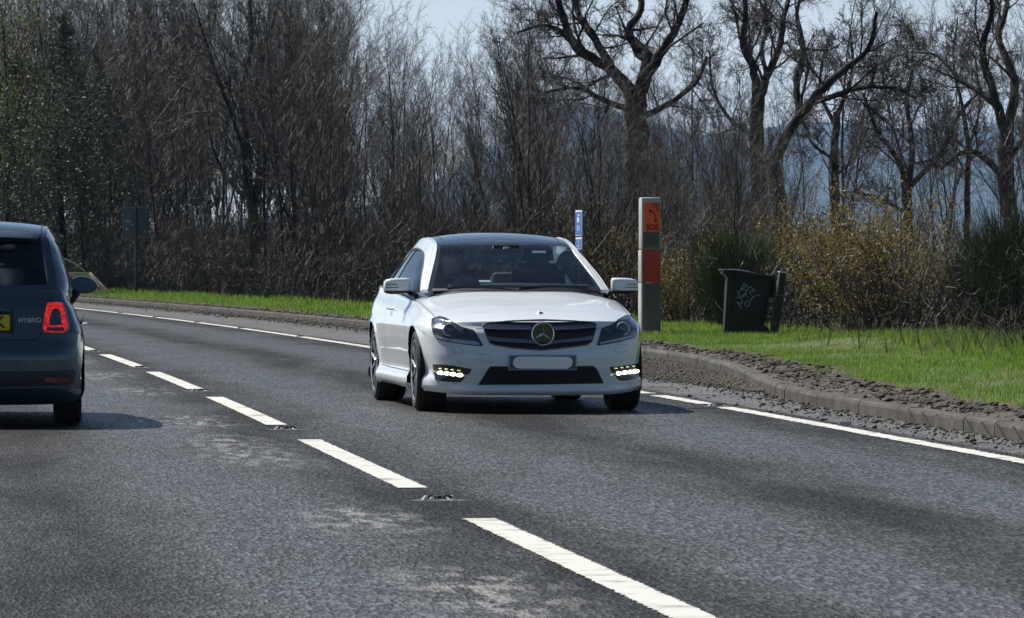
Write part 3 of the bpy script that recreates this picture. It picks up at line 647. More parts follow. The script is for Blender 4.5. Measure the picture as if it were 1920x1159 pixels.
    # old oaks with heavy crooked limbs, from their visible limbs
    def T(D, cx, L_):      # pixel reading of each limb at the oak's own distance, with real sideways spread in depth
        out = []
        for q, limb in enumerate(L_):
            o = []
            for i, (px, py, rr, dy) in enumerate(limb): o.append(((px-cx)/FPX*D, dy, CAMZ+(HOR-py)/FPX*D-.3, rr))
            out.append(o)
        return out
    k1 = T(105, 1195, [[(1195,560,.36,0),(1192,400,.33,0),(1195,250,.31,0),(1190,165,.32,0)],
        [(1185,175,.24,0),(1140,130,.18,-.2),(1085,95,.15,-.5),(1060,55,.12,-.8),(1045,0,.10,-1.0),(1020,-70,.06,-1.3)],
        [(1150,135,.15,0),(1110,60,.12,.6),(1080,10,.09,1.0),(1075,-60,.06,1.2)],
        [(1085,100,.10,-.4),(1050,62,.08,-.9),(1010,55,.06,-1.5),(970,70,.04,-2)],
        [(1200,170,.24,0),(1215,110,.2,.3),(1180,60,.15,.8),(1205,10,.11,1.2),(1190,-60,.07,1.5)],
        [(1205,150,.2,0),(1240,100,.16,-.4),(1262,60,.13,-.7),(1285,0,.1,-1),(1280,-60,.06,-1.2)],
        [(1188,210,.12,0),(1130,190,.09,-.8),(1080,170,.06,-1.5),(1020,180,.04,-2.2)],
        [(1200,220,.12,0),(1260,190,.09,.6),(1310,150,.07,1.2),(1330,100,.04,1.6)]])
    t, o = oak(201, k1, .4, 9); put(o, first, (1195-960)/FPX*105, 105, .3, 1, 0, 'old oak with huge crooked forked limbs', 'tree', None)
    k2 = T(112, 1420, [[(1425,560,.24,0),(1422,400,.23,0),(1420,250,.22,0),(1420,185,.22,0)],
        [(1418,190,.17,0),(1412,130,.14,-.3),(1390,85,.12,-.5),(1395,30,.09,-.8),(1385,-40,.06,-1)],
        [(1422,190,.17,0),(1440,140,.14,.3),(1465,85,.12,.6),(1475,20,.09,.9),(1500,-50,.06,1.2)],
        [(1440,145,.1,0),(1430,90,.08,.6),(1445,40,.07,.9),(1420,-20,.04,1.2)],
        [(1420,260,.1,0),(1370,220,.07,.7),(1340,160,.05,1.2),(1335,90,.03,1.5)]])
    t, o = oak(202, k2, .3, 9); put(o, first, (1420-960)/FPX*112, 112, .3, 1, 0, 'forked dark oak', 'tree', None)
    k3 = T(100, 1480, [[(1470,560,.22,0),(1462,400,.2,0),(1450,300,.19,0)],
        [(1450,300,.19,0),(1480,245,.17,-.3),(1520,190,.14,-.6),(1570,140,.11,-1),(1620,95,.08,-1.3),(1632,30,.05,-1.6)],
        [(1500,220,.13,0),(1495,150,.11,.4),(1510,90,.09,.8),(1500,20,.07,1.1),(1520,-50,.04,1.4)],
        [(1520,195,.10,-.5),(1600,170,.08,-1),(1660,170,.06,-1.6),(1700,190,.04,-2.1)],
        [(1455,320,.1,0),(1420,280,.08,.6),(1400,230,.05,1)]])
    t, o = oak(203, k3, .3, 9); put(o, first, (1480-960)/FPX*100, 100, .3, 1, 0, 'leaning oak with a long branch reaching right', 'tree', None)
    k4 = T(118, 1700, [[(1700,560,.2,0),(1702,440,.18,0),(1700,360,.17,0)],
        [(1700,365,.14,0),(1680,300,.11,-.5),(1640,250,.08,-1),(1610,180,.06,-1.5)],
        [(1702,365,.14,0),(1712,280,.12,.3),(1705,190,.09,.8),(1720,110,.06,1.2),(1710,40,.04,1.5)],
        [(1705,350,.11,0),(1760,290,.09,-.4),(1790,220,.07,-.9),(1830,170,.05,-1.4)],
        [(1700,400,.08,0),(1650,370,.06,.6),(1610,360,.04,1.2)],[(1703,330,.07,0),(1680,230,.05,1.2),(1665,130,.04,2)]])
    t, o = oak(204, k4, .2, 9, 1.1); put(o, first, (1700-960)/FPX*118, 118, .3, 1, 0, 'spreading oak against the blue hill', 'tree', None)
    k5 = T(104, 1890, [[(1905,560,.26,0),(1895,420,.25,0),(1885,330,.23,0),(1890,250,.22,0)],
        [(1888,260,.17,0),(1860,180,.14,-.4),(1835,100,.11,-.8),(1850,20,.08,-1.2),(1830,-60,.05,-1.4)],
        [(1890,250,.17,0),(1905,150,.14,.4),(1880,70,.11,.9),(1900,0,.08,1.3),(1890,-60,.05,1.5)],
        [(1880,330,.12,0),(1830,290,.1,-.7),(1790,290,.07,-1.3),(1750,320,.05,-1.8)],
        [(1890,300,.12,0),(1940,230,.1,.5),(1970,150,.07,1)],[(1865,190,.09,-.3),(1810,150,.07,.8),(1770,100,.05,1.6),(1730,90,.03,2.2)]])
    t, o = oak(205, k5, .3, 9, 1.1); put(o, first, (1890-960)/FPX*104, 104, .3, 1, 0, 'thick limbed oak rising out of the frame', 'tree', None)
    k6 = T(124, 1812, [[(1815,560,.13,0),(1812,400,.12,0),(1815,280,.1,0),(1805,200,.08,0)],[(1815,280,.07,0),(1840,200,.06,.5),(1835,100,.04,1)],[(1812,330,.06,0),(1780,270,.05,-.6),(1760,200,.03,-1)],[(1806,205,.07,0),(1790,120,.05,.4),(1800,30,.03,.8)]])
    # open row of slim trees behind the bushes at the right, the hill showing between them
    for px, D, H in [(1290,96,4.6),(1345,102,6.2),(1372,94,4.0),(1455,98,4.6),(1505,92,4.0),(1540,104,5.2),(1610,99,3.6),(1640,110,5.6),(1655,94,3.2),(1730,97,3.8),(1765,108,6.4),(1790,93,3.6),(1850,99,5.2),(1875,90,3.6),(1915,96,5.6),(1235,92,4.4),(1310,112,6.8),(1590,120,7.6),(1745,124,7.4),(1930,112,7.5)]:
        k = r.randrange(6); put(A[k], first, (px-960)/FPX*D, D, .15, H/8.3, r.uniform(0, 6.28), looks[k], 'tree', 'bare trees of the roadside wood')
    t, o = oak(206, k6, .2, 9); put(o, first, (1812-960)/FPX*124, 124, .3, 1, 0, 'slim upright dark tree', 'tree', None)
    k7 = T(122, 1568, [[(1570,560,.17,0),(1566,400,.16,0),(1565,280,.14,0),(1570,210,.12,0)],[(1568,240,.09,0),(1540,170,.07,.5),(1550,90,.05,1)],[(1570,215,.1,0),(1595,140,.07,-.4),(1590,60,.05,-.9)],[(1565,330,.07,0),(1610,290,.05,.7),(1640,220,.04,1.3)],[(1565,300,.07,0),(1520,270,.05,-.6),(1500,220,.03,-1.2)]])
    t, o = oak(207, k7, .2, 9); put(o, first, (1568-960)/FPX*122, 122, .3, 1, 0, 'straight dark trunk with a twiggy crown', 'tree', None)
    # big tree left of centre  with strong stems against bright gaps
    k8 = T(128, 470, [[(478,560,.22,0),(475,430,.2,0),(465,330,.18,0),(460,250,.17,0)],
        [(460,260,.13,0),(455,170,.12,.2),(470,80,.1,.5),(465,-20,.08,.8),(480,-90,.05,1)],[(465,300,.1,0),(430,200,.08,-.5),(400,110,.06,-1),(370,10,.04,-1.4)],
        [(472,380,.1,0),(420,330,.08,.7),(390,260,.06,1.2),(380,180,.04,1.7)],[(475,420,.1,0),(500,300,.09,-.5),(530,190,.07,-1),(560,80,.05,-1.4)],[(474,400,.09,0),(485,290,.07,.9),(500,170,.05,1.6)]])
    t, o = oak(208, k8, .2, 9, .9, 'bare_tree'); put(o, first, (470-960)/FPX*128, 128, .3, 1, 0, 'tall dark bare tree with many rising limbs', 'tree', None)
build_wood(); label_all()
def undergrowth():
    n = 26000; D = rng.uniform(50, 215, n); off = WO(D)+.2+rng.random(n)**1.2*15; p = RP(D, off); px = 960+p[:, 0]/p[:, 1]*FPX
    k = (px > -40) & (px < 1960) & ((px < 1330) | (off < WO(D)+5)); D, off, p, px = D[k], off[k], p[k], px[k]; n = len(D)
    cap = np.interp(px, [0, 900, 1200, 1330, 1500, 1920], [2.9, 2.6, 2.2, 1.5, 1.15, .9]); h = cap*rng.uniform(.35, 1.1, n); a = rng.uniform(0, 6.28, n); l = h*rng.uniform(.05, .55, n); z = gz(D, off)-.05
    P = np.stack([np.c_[p, z], np.c_[p[:, 0]+np.cos(a)*l*.3, p[:, 1]+np.sin(a)*l*.3, z+h*.5], np.c_[p[:, 0]+np.cos(a)*l, p[:, 1]+np.sin(a)*l, z+h*.93]], 1)
    P[:, 1:] += rng.normal(0, .05, P[:, 1:].shape); r0 = rng.uniform(.004, .011, n); groups = {(3, 3): [(P[i], r0[i]*np.array([1, .75, .35])) for i in range(n)]}
    tw = []
    for i in range(n):
        for q in range(3):
            f = rng.random(); b = P[i, 0]*(1-f)+P[i, 2]*f; d = rng.normal(0, .16, 3); d[2] = abs(d[2])*1.3; tw.append((np.array([b, b+d*.55, b+d*1.05+rng.normal(0, .03, 3)]), np.array([.005, .004, .002])))
    groups[(3, 3)] += tw; V, F = tubes(groups); tag(bigmesh('undergrowth', V, F, M_twig), 'tangle of thin dark stems filling the foot of the wood', kind='stuff')
undergrowth()
# ------------------------------------------------------------------ cars
def paint(name, col, rough=.32, flake=0, metal=0):
    m = nodemat(name, col, rough, metal, 1.0, .5)
    tc = N(m, 'ShaderNodeTexCoord'); nz = N(m, 'ShaderNodeTexNoise', Scale=2.2, Detail=6); LK(m, tc.outputs['Object'], nz.inputs['Vector'])
    r = ramp(m, nz.outputs['Fac'], [(.35, tuple(c*.93 for c in col)), (.65, col)]); LK(m, r.outputs[0], B(m).inputs['Base Color'])
    B(m).inputs['Coat Roughness'].default_value = .03
    return m
def glass(name, tint, ior=1.5, extra=0):
    m = bpy.data.materials.new(name); m.use_nodes = True; nt = m.node_tree; nt.nodes.clear()
    o = nt.nodes.new('ShaderNodeOutputMaterial'); t = nt.nodes.new('ShaderNodeBsdfTransparent'); g = nt.nodes.new('ShaderNodeBsdfGlossy'); f = nt.nodes.new('ShaderNodeFresnel'); x = nt.nodes.new('ShaderNodeMixShader')
    t.inputs[0].default_value = (*tint, 1); g.inputs['Roughness'].default_value = .015; f.inputs[0].default_value = ior; g.inputs['Color'].default_value = (.95, .97, 1, 1)
    gg = nt.nodes.new('ShaderNodeNewGeometry'); mm = nt.nodes.new('ShaderNodeMath'); mm.operation = 'SUBTRACT'; mm.use_clamp = True; nt.links.new(f.outputs[0], mm.inputs[0]); nt.links.new(gg.outputs['Backfacing'], mm.inputs[1]); nt.links.new(mm.outputs[0], x.inputs[0]); nt.links.new(t.outputs[0], x.inputs[1]); nt.links.new(g.outputs[0], x.inputs[2]); nt.links.new(x.outputs[0], o.inputs[0]); return m
def emit(name, col, st):
    m = nodemat(name, col, .3); B(m).inputs['Emission Color'].default_value = (*col, 1); B(m).inputs['Emission Strength'].default_value = st; return m
M_black = nodemat('black_plastic', (.014,.014,.015), .45); M_gloss = nodemat('gloss_black', (.01,.011,.013), .06, coat=1)
M_tyre = noisy('tyre_rubber', (.012,.012,.012), (.03,.029,.027), scale=14, rough=.82); M_chrome = nodemat('chrome', (.78,.79,.8), .08, 1)
M_silver = nodemat('silver_trim', (.36,.38,.41), .25, 1); M_rimd = nodemat('dark_alloy', (.07,.072,.078), .32, .8); M_rims = nodemat('machined_alloy', (.55,.56,.58), .22, 1)
M_seam = nodemat('panel_gap', (.006,.006,.006), .8); M_seat = noisy('seat_leather', (.03,.03,.033), (.06,.06,.064), scale=6, rough=.5)
M_plate = nodemat('plate_white', (.85,.85,.83), .35); M_frame = nodemat('plate_surround', (.05,.055,.06), .4)
M_under = nodemat('underbody', (.01,.01,.01), .9)
M_skin = nodemat('skin', (.45,.27,.19), .5); M_hair = nodemat('dark_hair', (.02,.014,.01), .5); M_cloth = noisy('navy_cloth', (.03,.034,.045), (.05,.055,.07), scale=30, rough=.9)
M_steel = nodemat('brake_disc', (.30,.29,.28), .35, 1)

def lin(T, x): a = np.array(T, float); return np.interp(x, a[:, 0], a[:, 1])
class Car:
    def __init__(s, c, loc, rz, root):
        s.c = c; s.root = root; root.location = loc; root.rotation_euler = (0, 0, rz)
        s.M = Matrix.Translation(loc) @ Matrix.Rotation(rz, 4, 'Z'); s.Mi = s.M.inverted()
        s.sheets = []
    def H(s, v, u):
        c = s.c; zc = lin(c['zc'], u); ze = lin(c['ze'], u); return zc-(zc-ze)*(np.abs(v)/c['vref'])**c.get('p', 2.6)
    def body(s, mat, name='body'):
        c = s.c; O = resample(spline(c['outline'], 200), 190); T = np.gradient(O, axis=0); T /= np.linalg.norm(T, axis=1)[:, None]
        Nn = np.c_[-T[:, 1]*-1, T[:, 0]*-1]     # outward: rotate tangent
        Nn = np.c_[T[:, 1], -T[:, 0]]; 
        Nn[0] = (0, -1); Nn[-1] = (0, 1)
        wf = np.where(Nn[:, 1] < 0, Nn[:, 1]**2, 0); wr = np.where(Nn[:, 1] > 0, Nn[:, 1]**2, 0); ws = Nn[:, 0]**2; tot = wf+wr+ws
        wf, wr, ws = wf/tot, wr/tot, ws/tot
        def inset(w): return wf*lin(c['inf'], w)+ws*lin(c['ins'], w)+wr*lin(c['inr'], w)
        it = wf*c['top'][0]+ws*c['top'][1]+wr*c['top'][2]
        E = O-Nn*it[:, None]; E[:, 0] = np.maximum(E[:, 0], 0); E[0, 0] = E[-1, 0] = 0
        ze = s.H(E[:, 0], E[:, 1]); zb = wf*c['zb'][0]+ws*c['zb'][1]+wr*c['zb'][2]
        rows = []; J = 34
        for j in range(J):
            f = j/(J-1); w = zb+(ze-.012-zb)*f; ins = inset(w)
            ins = np.maximum(ins, 0); ins = ins + (it-ins)*sm(f, .86, 1)*.75
            fl = 0
            for uw, zw, Rw in c['arches']:
                d = np.hypot(O[:, 1]-uw, w-zw); fl = fl+c.get('flare', .012)*np.exp(-((d-Rw)/.045)**2)*ws
            P = O-Nn*(ins-fl)[:, None]; P[:, 0] = np.maximum(P[:, 0], 0); P[0, 0] = P[-1, 0] = 0
            rows.append(np.c_[P, w])
        for q in (1, .985, .96, .92, .86, .78, .68, .56, .42, .28, .14, 0):
            v = E[:, 0]*q; rows.append(np.c_[v, E[:, 1], s.H(v, E[:, 1])])
        A = np.array(rows); s.skinA = A; m, n = A.shape[:2]
        V = A.reshape(-1, 3).copy(); i, j = np.meshgrid(np.arange(m-1), np.arange(n-1), indexing='ij'); a = (i*n+j).ravel()
        F = np.stack([a, a+n, a+n+1, a+1], 1)
        isw = (np.arange(m*n)//n) < J
        for uw, zw, Rw in c['arches']:
            d = np.hypot(V[:, 1]-uw, V[:, 2]-zw); ins_ = (d < Rw) & (V[:, 0] > .5) & isw
            kill = ins_[F].all(1); F = F[~kill]
            use = np.zeros(len(V), bool); use[F.ravel()] = True; mv = ins_ & use
            dd = np.maximum(d[mv], 1e-4); V[mv, 1] = uw+(V[mv, 1]-uw)*Rw/dd; V[mv, 2] = zw+(V[mv, 2]-zw)*Rw/dd
        V2 = V.copy(); V2[:, 0] *= -1; Fa = np.vstack([F, F[:, ::-1]+len(V)]); VV = np.vstack([V, V2])
        bm = bmesh.new(); vs = [bm.verts.new(p) for p in VV]
        for f in Fa:
            try: bm.faces.new([vs[k] for k in f])
            except ValueError: pass
        bmesh.ops.remove_doubles(bm, verts=bm.verts, dist=.0006)
        bmesh.ops.delete(bm, geom=[v for v in bm.verts if not v.link_faces], context='VERTS')
        bmesh.ops.recalc_face_normals(bm, faces=bm.faces)
        s.bvh = BVHTree.FromBMesh(bm)
        if c.get('noroof_hole'): pass
        me = bpy.data.meshes.new(name); bm.to_mesh(me); me.materials.append(mat)
        me.polygons.foreach_set('use_smooth', [True]*len(me.polygons)); bm.free()
        o = link(name, me, s.root); s.bodyo = o; return o
    def cast(s, px, py, off=0, sheets=()):
        o = s.Mi @ cam.location; d = (s.Mi @ pix(px, py, 30))-o; d.normalize(); best = None
        for b in [s.bvh, *sheets]:
            h = b.ray_cast(o, d)
            if h[0] is not None and (best is None or h[3] < best[3]): best = h
        if best is None: return None
        n = best[1] if best[1].dot(d) < 0 else -best[1]
        return best[0]+n*off, n
    def conform(s, poly, off=.003, skirt=.012, step=3.2, mirror=False, name='trim', mat=None, parent=None, sheets=(), extra=None, planar=False):
        """photo-read outline laid on the car's own surface, with thickness"""
        poly = resample(np.vstack([poly, poly[:1]]), max(12, int(np.linalg.norm(np.diff(np.vstack([poly, poly[:1]]), axis=0), axis=1).sum()/step)))[:-1] if not planar else np.array(poly, float)
        n = len(poly); x0, y0 = poly.min(0); x1, y1 = poly.max(0); pts = [Vector(p) for p in poly]
        for x in np.arange(x0+step*.5, x1, step):
            for y in np.arange(y0+step*.5, y1, step):
                if np.min(np.hypot(poly[:, 0]-x, poly[:, 1]-y)) > step*.45: pts.append(Vector((x, y)))
        vs, es, fs, *_ = delaunay_2d_cdt(pts, [(i, (i+1) % n) for i in range(n)], [], 1, 1e-4)
        P = []; last = None
        for v in vs:
            h = s.cast(v.x, v.y, off, sheets); 
            if h is None: h = last
            P.append(h); last = h or last
        P = [p if p is not None else next(q for q in P if q is not None) for p in P]
        mb = MB(); V = [p[0] for p in P]; mb.add(V, [list(f) for f in fs])
        if skirt:
            idx = list(range(n)); b = len(mb.v); mb.v += [tuple(P[i][0]-P[i][1]*skirt) for i in idx]
            mb.f += [[i, (i+1) % n, b+(i+1) % n, b+i] for i in idx]
        if mirror:
            b = len(mb.v); mb2 = MB(); mb2.add([(-x, y, z) for x, y, z in mb.v], [f[::-1] for f in mb.f])
            return mb.build(name, mat, parent or s.root, auto=50), mb2.build(name, mat, parent or s.root, auto=50)
        return mb.build(name, mat, parent or s.root, auto=50)
    def line(s, pts, w=.004, off=.0012, mirror=True, name='panel_gap', mat=None, parent=None, local=False, dirn=None):
        mb = MB(); P = resample(pts, max(6, int(np.linalg.norm(np.diff(np.array(pts, float), axis=0), axis=1).sum()/(2.0 if not local else .02))))
        H_ = []
        for p in P:
            if local:
                d = Vector(dirn); o = Vector(p)-d*2; h = s.bvh.ray_cast(o, d)
                if h[0] is None: continue
                n = h[1] if h[1].dot(d) < 0 else -h[1]; H_.append((h[0]+n*off, n))
            else:
                h = s.cast(p[0], p[1], off)
                if h: H_.append(h)
        G = []
        for i, (q, n) in enumerate(H_):
            t = H_[min(i+1, len(H_)-1)][0]-H_[max(i-1, 0)][0]; sd_ = t.cross(n).normalized()*w/2; G.append([q-sd_, q+sd_])
        mb.grid(G)
        if mirror:
            m2 = MB(); m2.add([(-x, y, z) for x, y, z in mb.v], [f[::-1] for f in mb.f]); m2.build(name, mat or M_seam, parent or s.bodyo, auto=0)
        return mb.build(name, mat or M_seam, parent or s.bodyo, auto=0)
    # greenhouse ------------------------------------------------
    def top(s, k, f):
        kk = k; Rr, C = s.SR(kk), s.SC(kk); Lr = Vector((-Rr.x, Rr.y, Rr.z)); C = Vector(C)
        return C+(Rr-Lr)*(f/2)+(((Rr+Lr)/2)-C)*(abs(f)**2.3)
    def SR(s, k): return s._sp('rail', k)
    def SC(s, k): return s._sp('center', k)
    def SB(s, k): return s._sp('belt', k)
    def _sp(s, key, k):
        P = np.array(s.c[key], float); m = len(P); Q = np.vstack([2*P[0]-P[1], P, 2*P[-1]-P[-2]]); k = min(max(k, 0), m-1); i = min(int(k), m-2); f = k-i
        a, b, c, d = Q[i:i+4]; return Vector(.5*((2*b)+(c-a)*f+(2*a-5*b+4*c-d)*f*f+(3*b-a-3*c+d)*f**3))
    def side(s, k, f, sg=1):
        Bp, Rr = s.SB(k), s.SR(k); p = Bp.lerp(Rr, f); bulge = s.c.get('bulge', .03)*4*f*(1-f)*min(1, (Rr-Bp).length/.3)
        p = p+Vector((bulge, 0, bulge*.25)); p.x *= sg; return p
    def patch(s, fn, k0, k1, f0, f1, nk, nf, off=0, name='panel', mat=None, parent=None, skirt=.006, edge=None):
        G = []
        ff = lambda q, k: f0(k) if callable(f0) else f0
        P = []
        for i in range(nk):
            k = k0+(k1-k0)*i/(nk-1); a = f0(k) if callable(f0) else f0; b = f1(k) if callable(f1) else f1
            P.append([fn(k, a+(b-a)*j/(nf-1)) for j in range(nf)])
        cen = Vector((0, P[nk//2][nf//2].y, .75)); N_ = []
        for i in range(nk):
            r = []
            for j in range(nf):
                du = P[min(i+1, nk-1)][j]-P[max(i-1, 0)][j]; dv = P[i][min(j+1, nf-1)]-P[i][max(j-1, 0)]; n = du.cross(dv)
                n = n.normalized() if n.length > 1e-9 else Vector((0, 0, 1))
                if n.dot(P[i][j]-cen) < 0: n = -n
                r.append(n)
            N_.append(r)
        Q = [[P[i][j]+N_[i][j]*off for j in range(nf)] for i in range(nk)]; mb = MB(); mb.grid(Q)
        if skirt:
            loop = [(i, 0) for i in range(nk)]+[(nk-1, j) for j in range(1, nf)]+[(i, nf-1) for i in range(nk-2, -1, -1)]+[(0, j) for j in range(nf-2, 0, -1)]
            b = len(mb.v); mb.v += [tuple(Q[i][j]-N_[i][j]*skirt) for i, j in loop]; L_ = len(loop)
            mb.f += [[loop[a][0]*nf+loop[a][1], loop[(a+1) % L_][0]*nf+loop[(a+1) % L_][1], b+(a+1) % L_, b+a] for a in range(L_)]
        return mb.build(name, mat, parent or s.root, auto=50)

def wheel(parent, x, y, z, r, w, rim, side, style, name='wheel', steer=0):
    """side=+1 : outer face towards +x"""
    W = empty(name); W.parent = parent; W.location = (x, y, z); W.rotation_euler = (0, 0, steer)
    S = side; t = MB()
    prof = [(rim, -w/2*.9), (rim+.02, -w/2), (r-.03, -w/2), (r-.006, -w/2+.02), (r, -w/2+.045), (r, -.055), (r-.009, -.053), (r-.009, -.046), (r, -.044), (r, -.01), (r-.009, -.008), (r-.009, .0), (r, .002), (r, .04), (r-.009, .042), (r-.009, .049), (r, .051), (r, w/2-.045), (r-.006, w/2-.02), (r-.03, w/2), (rim+.02, w/2), (rim, w/2*.9)]
    t.lathe([(a, b*S) for a, b in prof], 56); t.build('tyre', M_tyre, W, auto=25)
    b = MB(); b.lathe([(rim, -w/2*.9*S), (rim-.02, -w/2*.7*S), (rim-.035, 0), (rim-.03, w/2*.6*S), (rim-.012, w/2*.86*S), (rim-.006, w/2*.93*S), (rim+.004, w/2*.95*S)], 56)
    b.lathe([(.001, -.02*S), (rim-.035, -.02*S)], 40)
    rm = b.build('rim', M_rimd, W)
    e = MB(); e.lathe([(rim+.003, w/2*.95*S), (rim-.004, w/2*.985*S), (rim-.018, w/2*.95*S), (rim-.016, w/2*.88*S)], 56); e.build('rim_edge', M_rims, rm)
    sp = MB(); n = style['n']; xo = w/2*.80*S
    for k in range(n):
        for q in (-1, 1):
            a0 = 2*math.pi*k/n+q*style['a0']; a1 = 2*math.pi*k/n+q*style['a1']; ri, ro = .055, rim-.012; th0, th1 = style['w0'], style['w1']
            c0 = Vector((xo*1.0, math.cos(a0)*ri, math.sin(a0)*ri)); c1 = Vector((xo*1.12, math.cos(a1)*ro, math.sin(a1)*ro)); t_ = (c1-c0).normalized(); sd_ = Vector((S, 0, 0)).cross(t_).normalized()
            X = Vector((S, 0, 0)); pr = [(-1, 0), (-.7, .010), (.7, .010), (1, 0), (.9, -.03), (-.9, -.03)]
            G = []
            for f, th in ((0, th0), (.5, (th0+th1)/2), (1, th1)):
                G.append([c0.lerp(c1, f)+sd_*(g_*th)+X*h_ for g_, h_ in pr]+[c0.lerp(c1, f)+sd_*(pr[0][0]*th)+X*pr[0][1]])
            sp.grid(G)
    sp.lathe([(.001, xo+.018*S), (.032, xo+.018*S), (.036, xo+.010*S), (.07, xo+.006*S), (.075, xo-.02*S)], 24)
    sp.build('spokes', style['mat'], rm, auto=30)
    d = MB(); d.lathe([(.06, .0), (rim*.72, 0), (rim*.72, .022*S), (.06, .022*S)], 40); d.build('brake_disc', M_steel, W)
    return W
def arch_liner(car, uw, zw, Rw, v0, v1):
    for sg in (-1, 1):
        mb = MB(); G = []
        for a in np.linspace(R(-25), R(205), 26): G.append([(sg*v0, uw+math.cos(a)*(Rw+.006), zw+math.sin(a)*(Rw+.006)), (sg*v1, uw+math.cos(a)*(Rw+.006), zw+math.sin(a)*(Rw+.006))])
        mb.grid(G); cw = [(sg*v0, uw+math.cos(a)*(Rw+.006), zw+math.sin(a)*(Rw+.006)) for a in np.linspace(R(-25), R(205), 26)]; mb.add(cw, [list(range(26))]); mb.build('wheel_arch_liner', M_under, car.root, auto=0)
def seat(car, x, y, z, sc_=1):
    mb = MB(); S = empty('seat'); S.parent = car; S.location = (x, y, z)
    def cushion(c, s_, rx, name, seg=6):
        bm = bmesh.new(); bmesh.ops.create_cube(bm, size=1)
        for v in bm.verts: v.co = Vector((v.co.x*s_[0]*(1 if v.co.z < 0 else .86), v.co.y*s_[1], v.co.z*s_[2]))
        bmesh.ops.bevel(bm, geom=bm.edges[:]+bm.verts[:], offset=min(s_)*.38, segments=4, affect='EDGES'); m = MB()
        M = Matrix.Translation(c) @ Matrix.Rotation(rx, 4, 'X'); m.add([M @ v.co for v in bm.verts], [[v.index for v in f.verts] for f in bm.faces]); bm.free(); m.build(name, M_seat, S, auto=0)
    cushion((0, 0, .06), (.50, .52, .16), 0, 'seat_cushion'); cushion((0, .30, .40), (.50, .14, .66), -.25, 'backrest'); cushion((0, .385, .80), (.27, .10, .19), -.15, 'headrest')
    return S
def skin_mesh(name, pts, edges, rad, mat, parent, sub=2):
    me = bpy.data.meshes.new(name); me.from_pydata(pts, edges, []); o = link(name, me, parent)
    m = o.modifiers.new('s', 'SKIN'); m.use_smooth_shade = True
    for i, r in enumerate(rad):
        me.skin_vertices[0].data[i].radius = (r, r) if not isinstance(r, tuple) else r
    me.skin_vertices[0].data[0].use_root = True
    u = o.modifiers.new('u', 'SUBSURF'); u.levels = sub; u.render_levels = sub
    me.materials.append(mat); return o

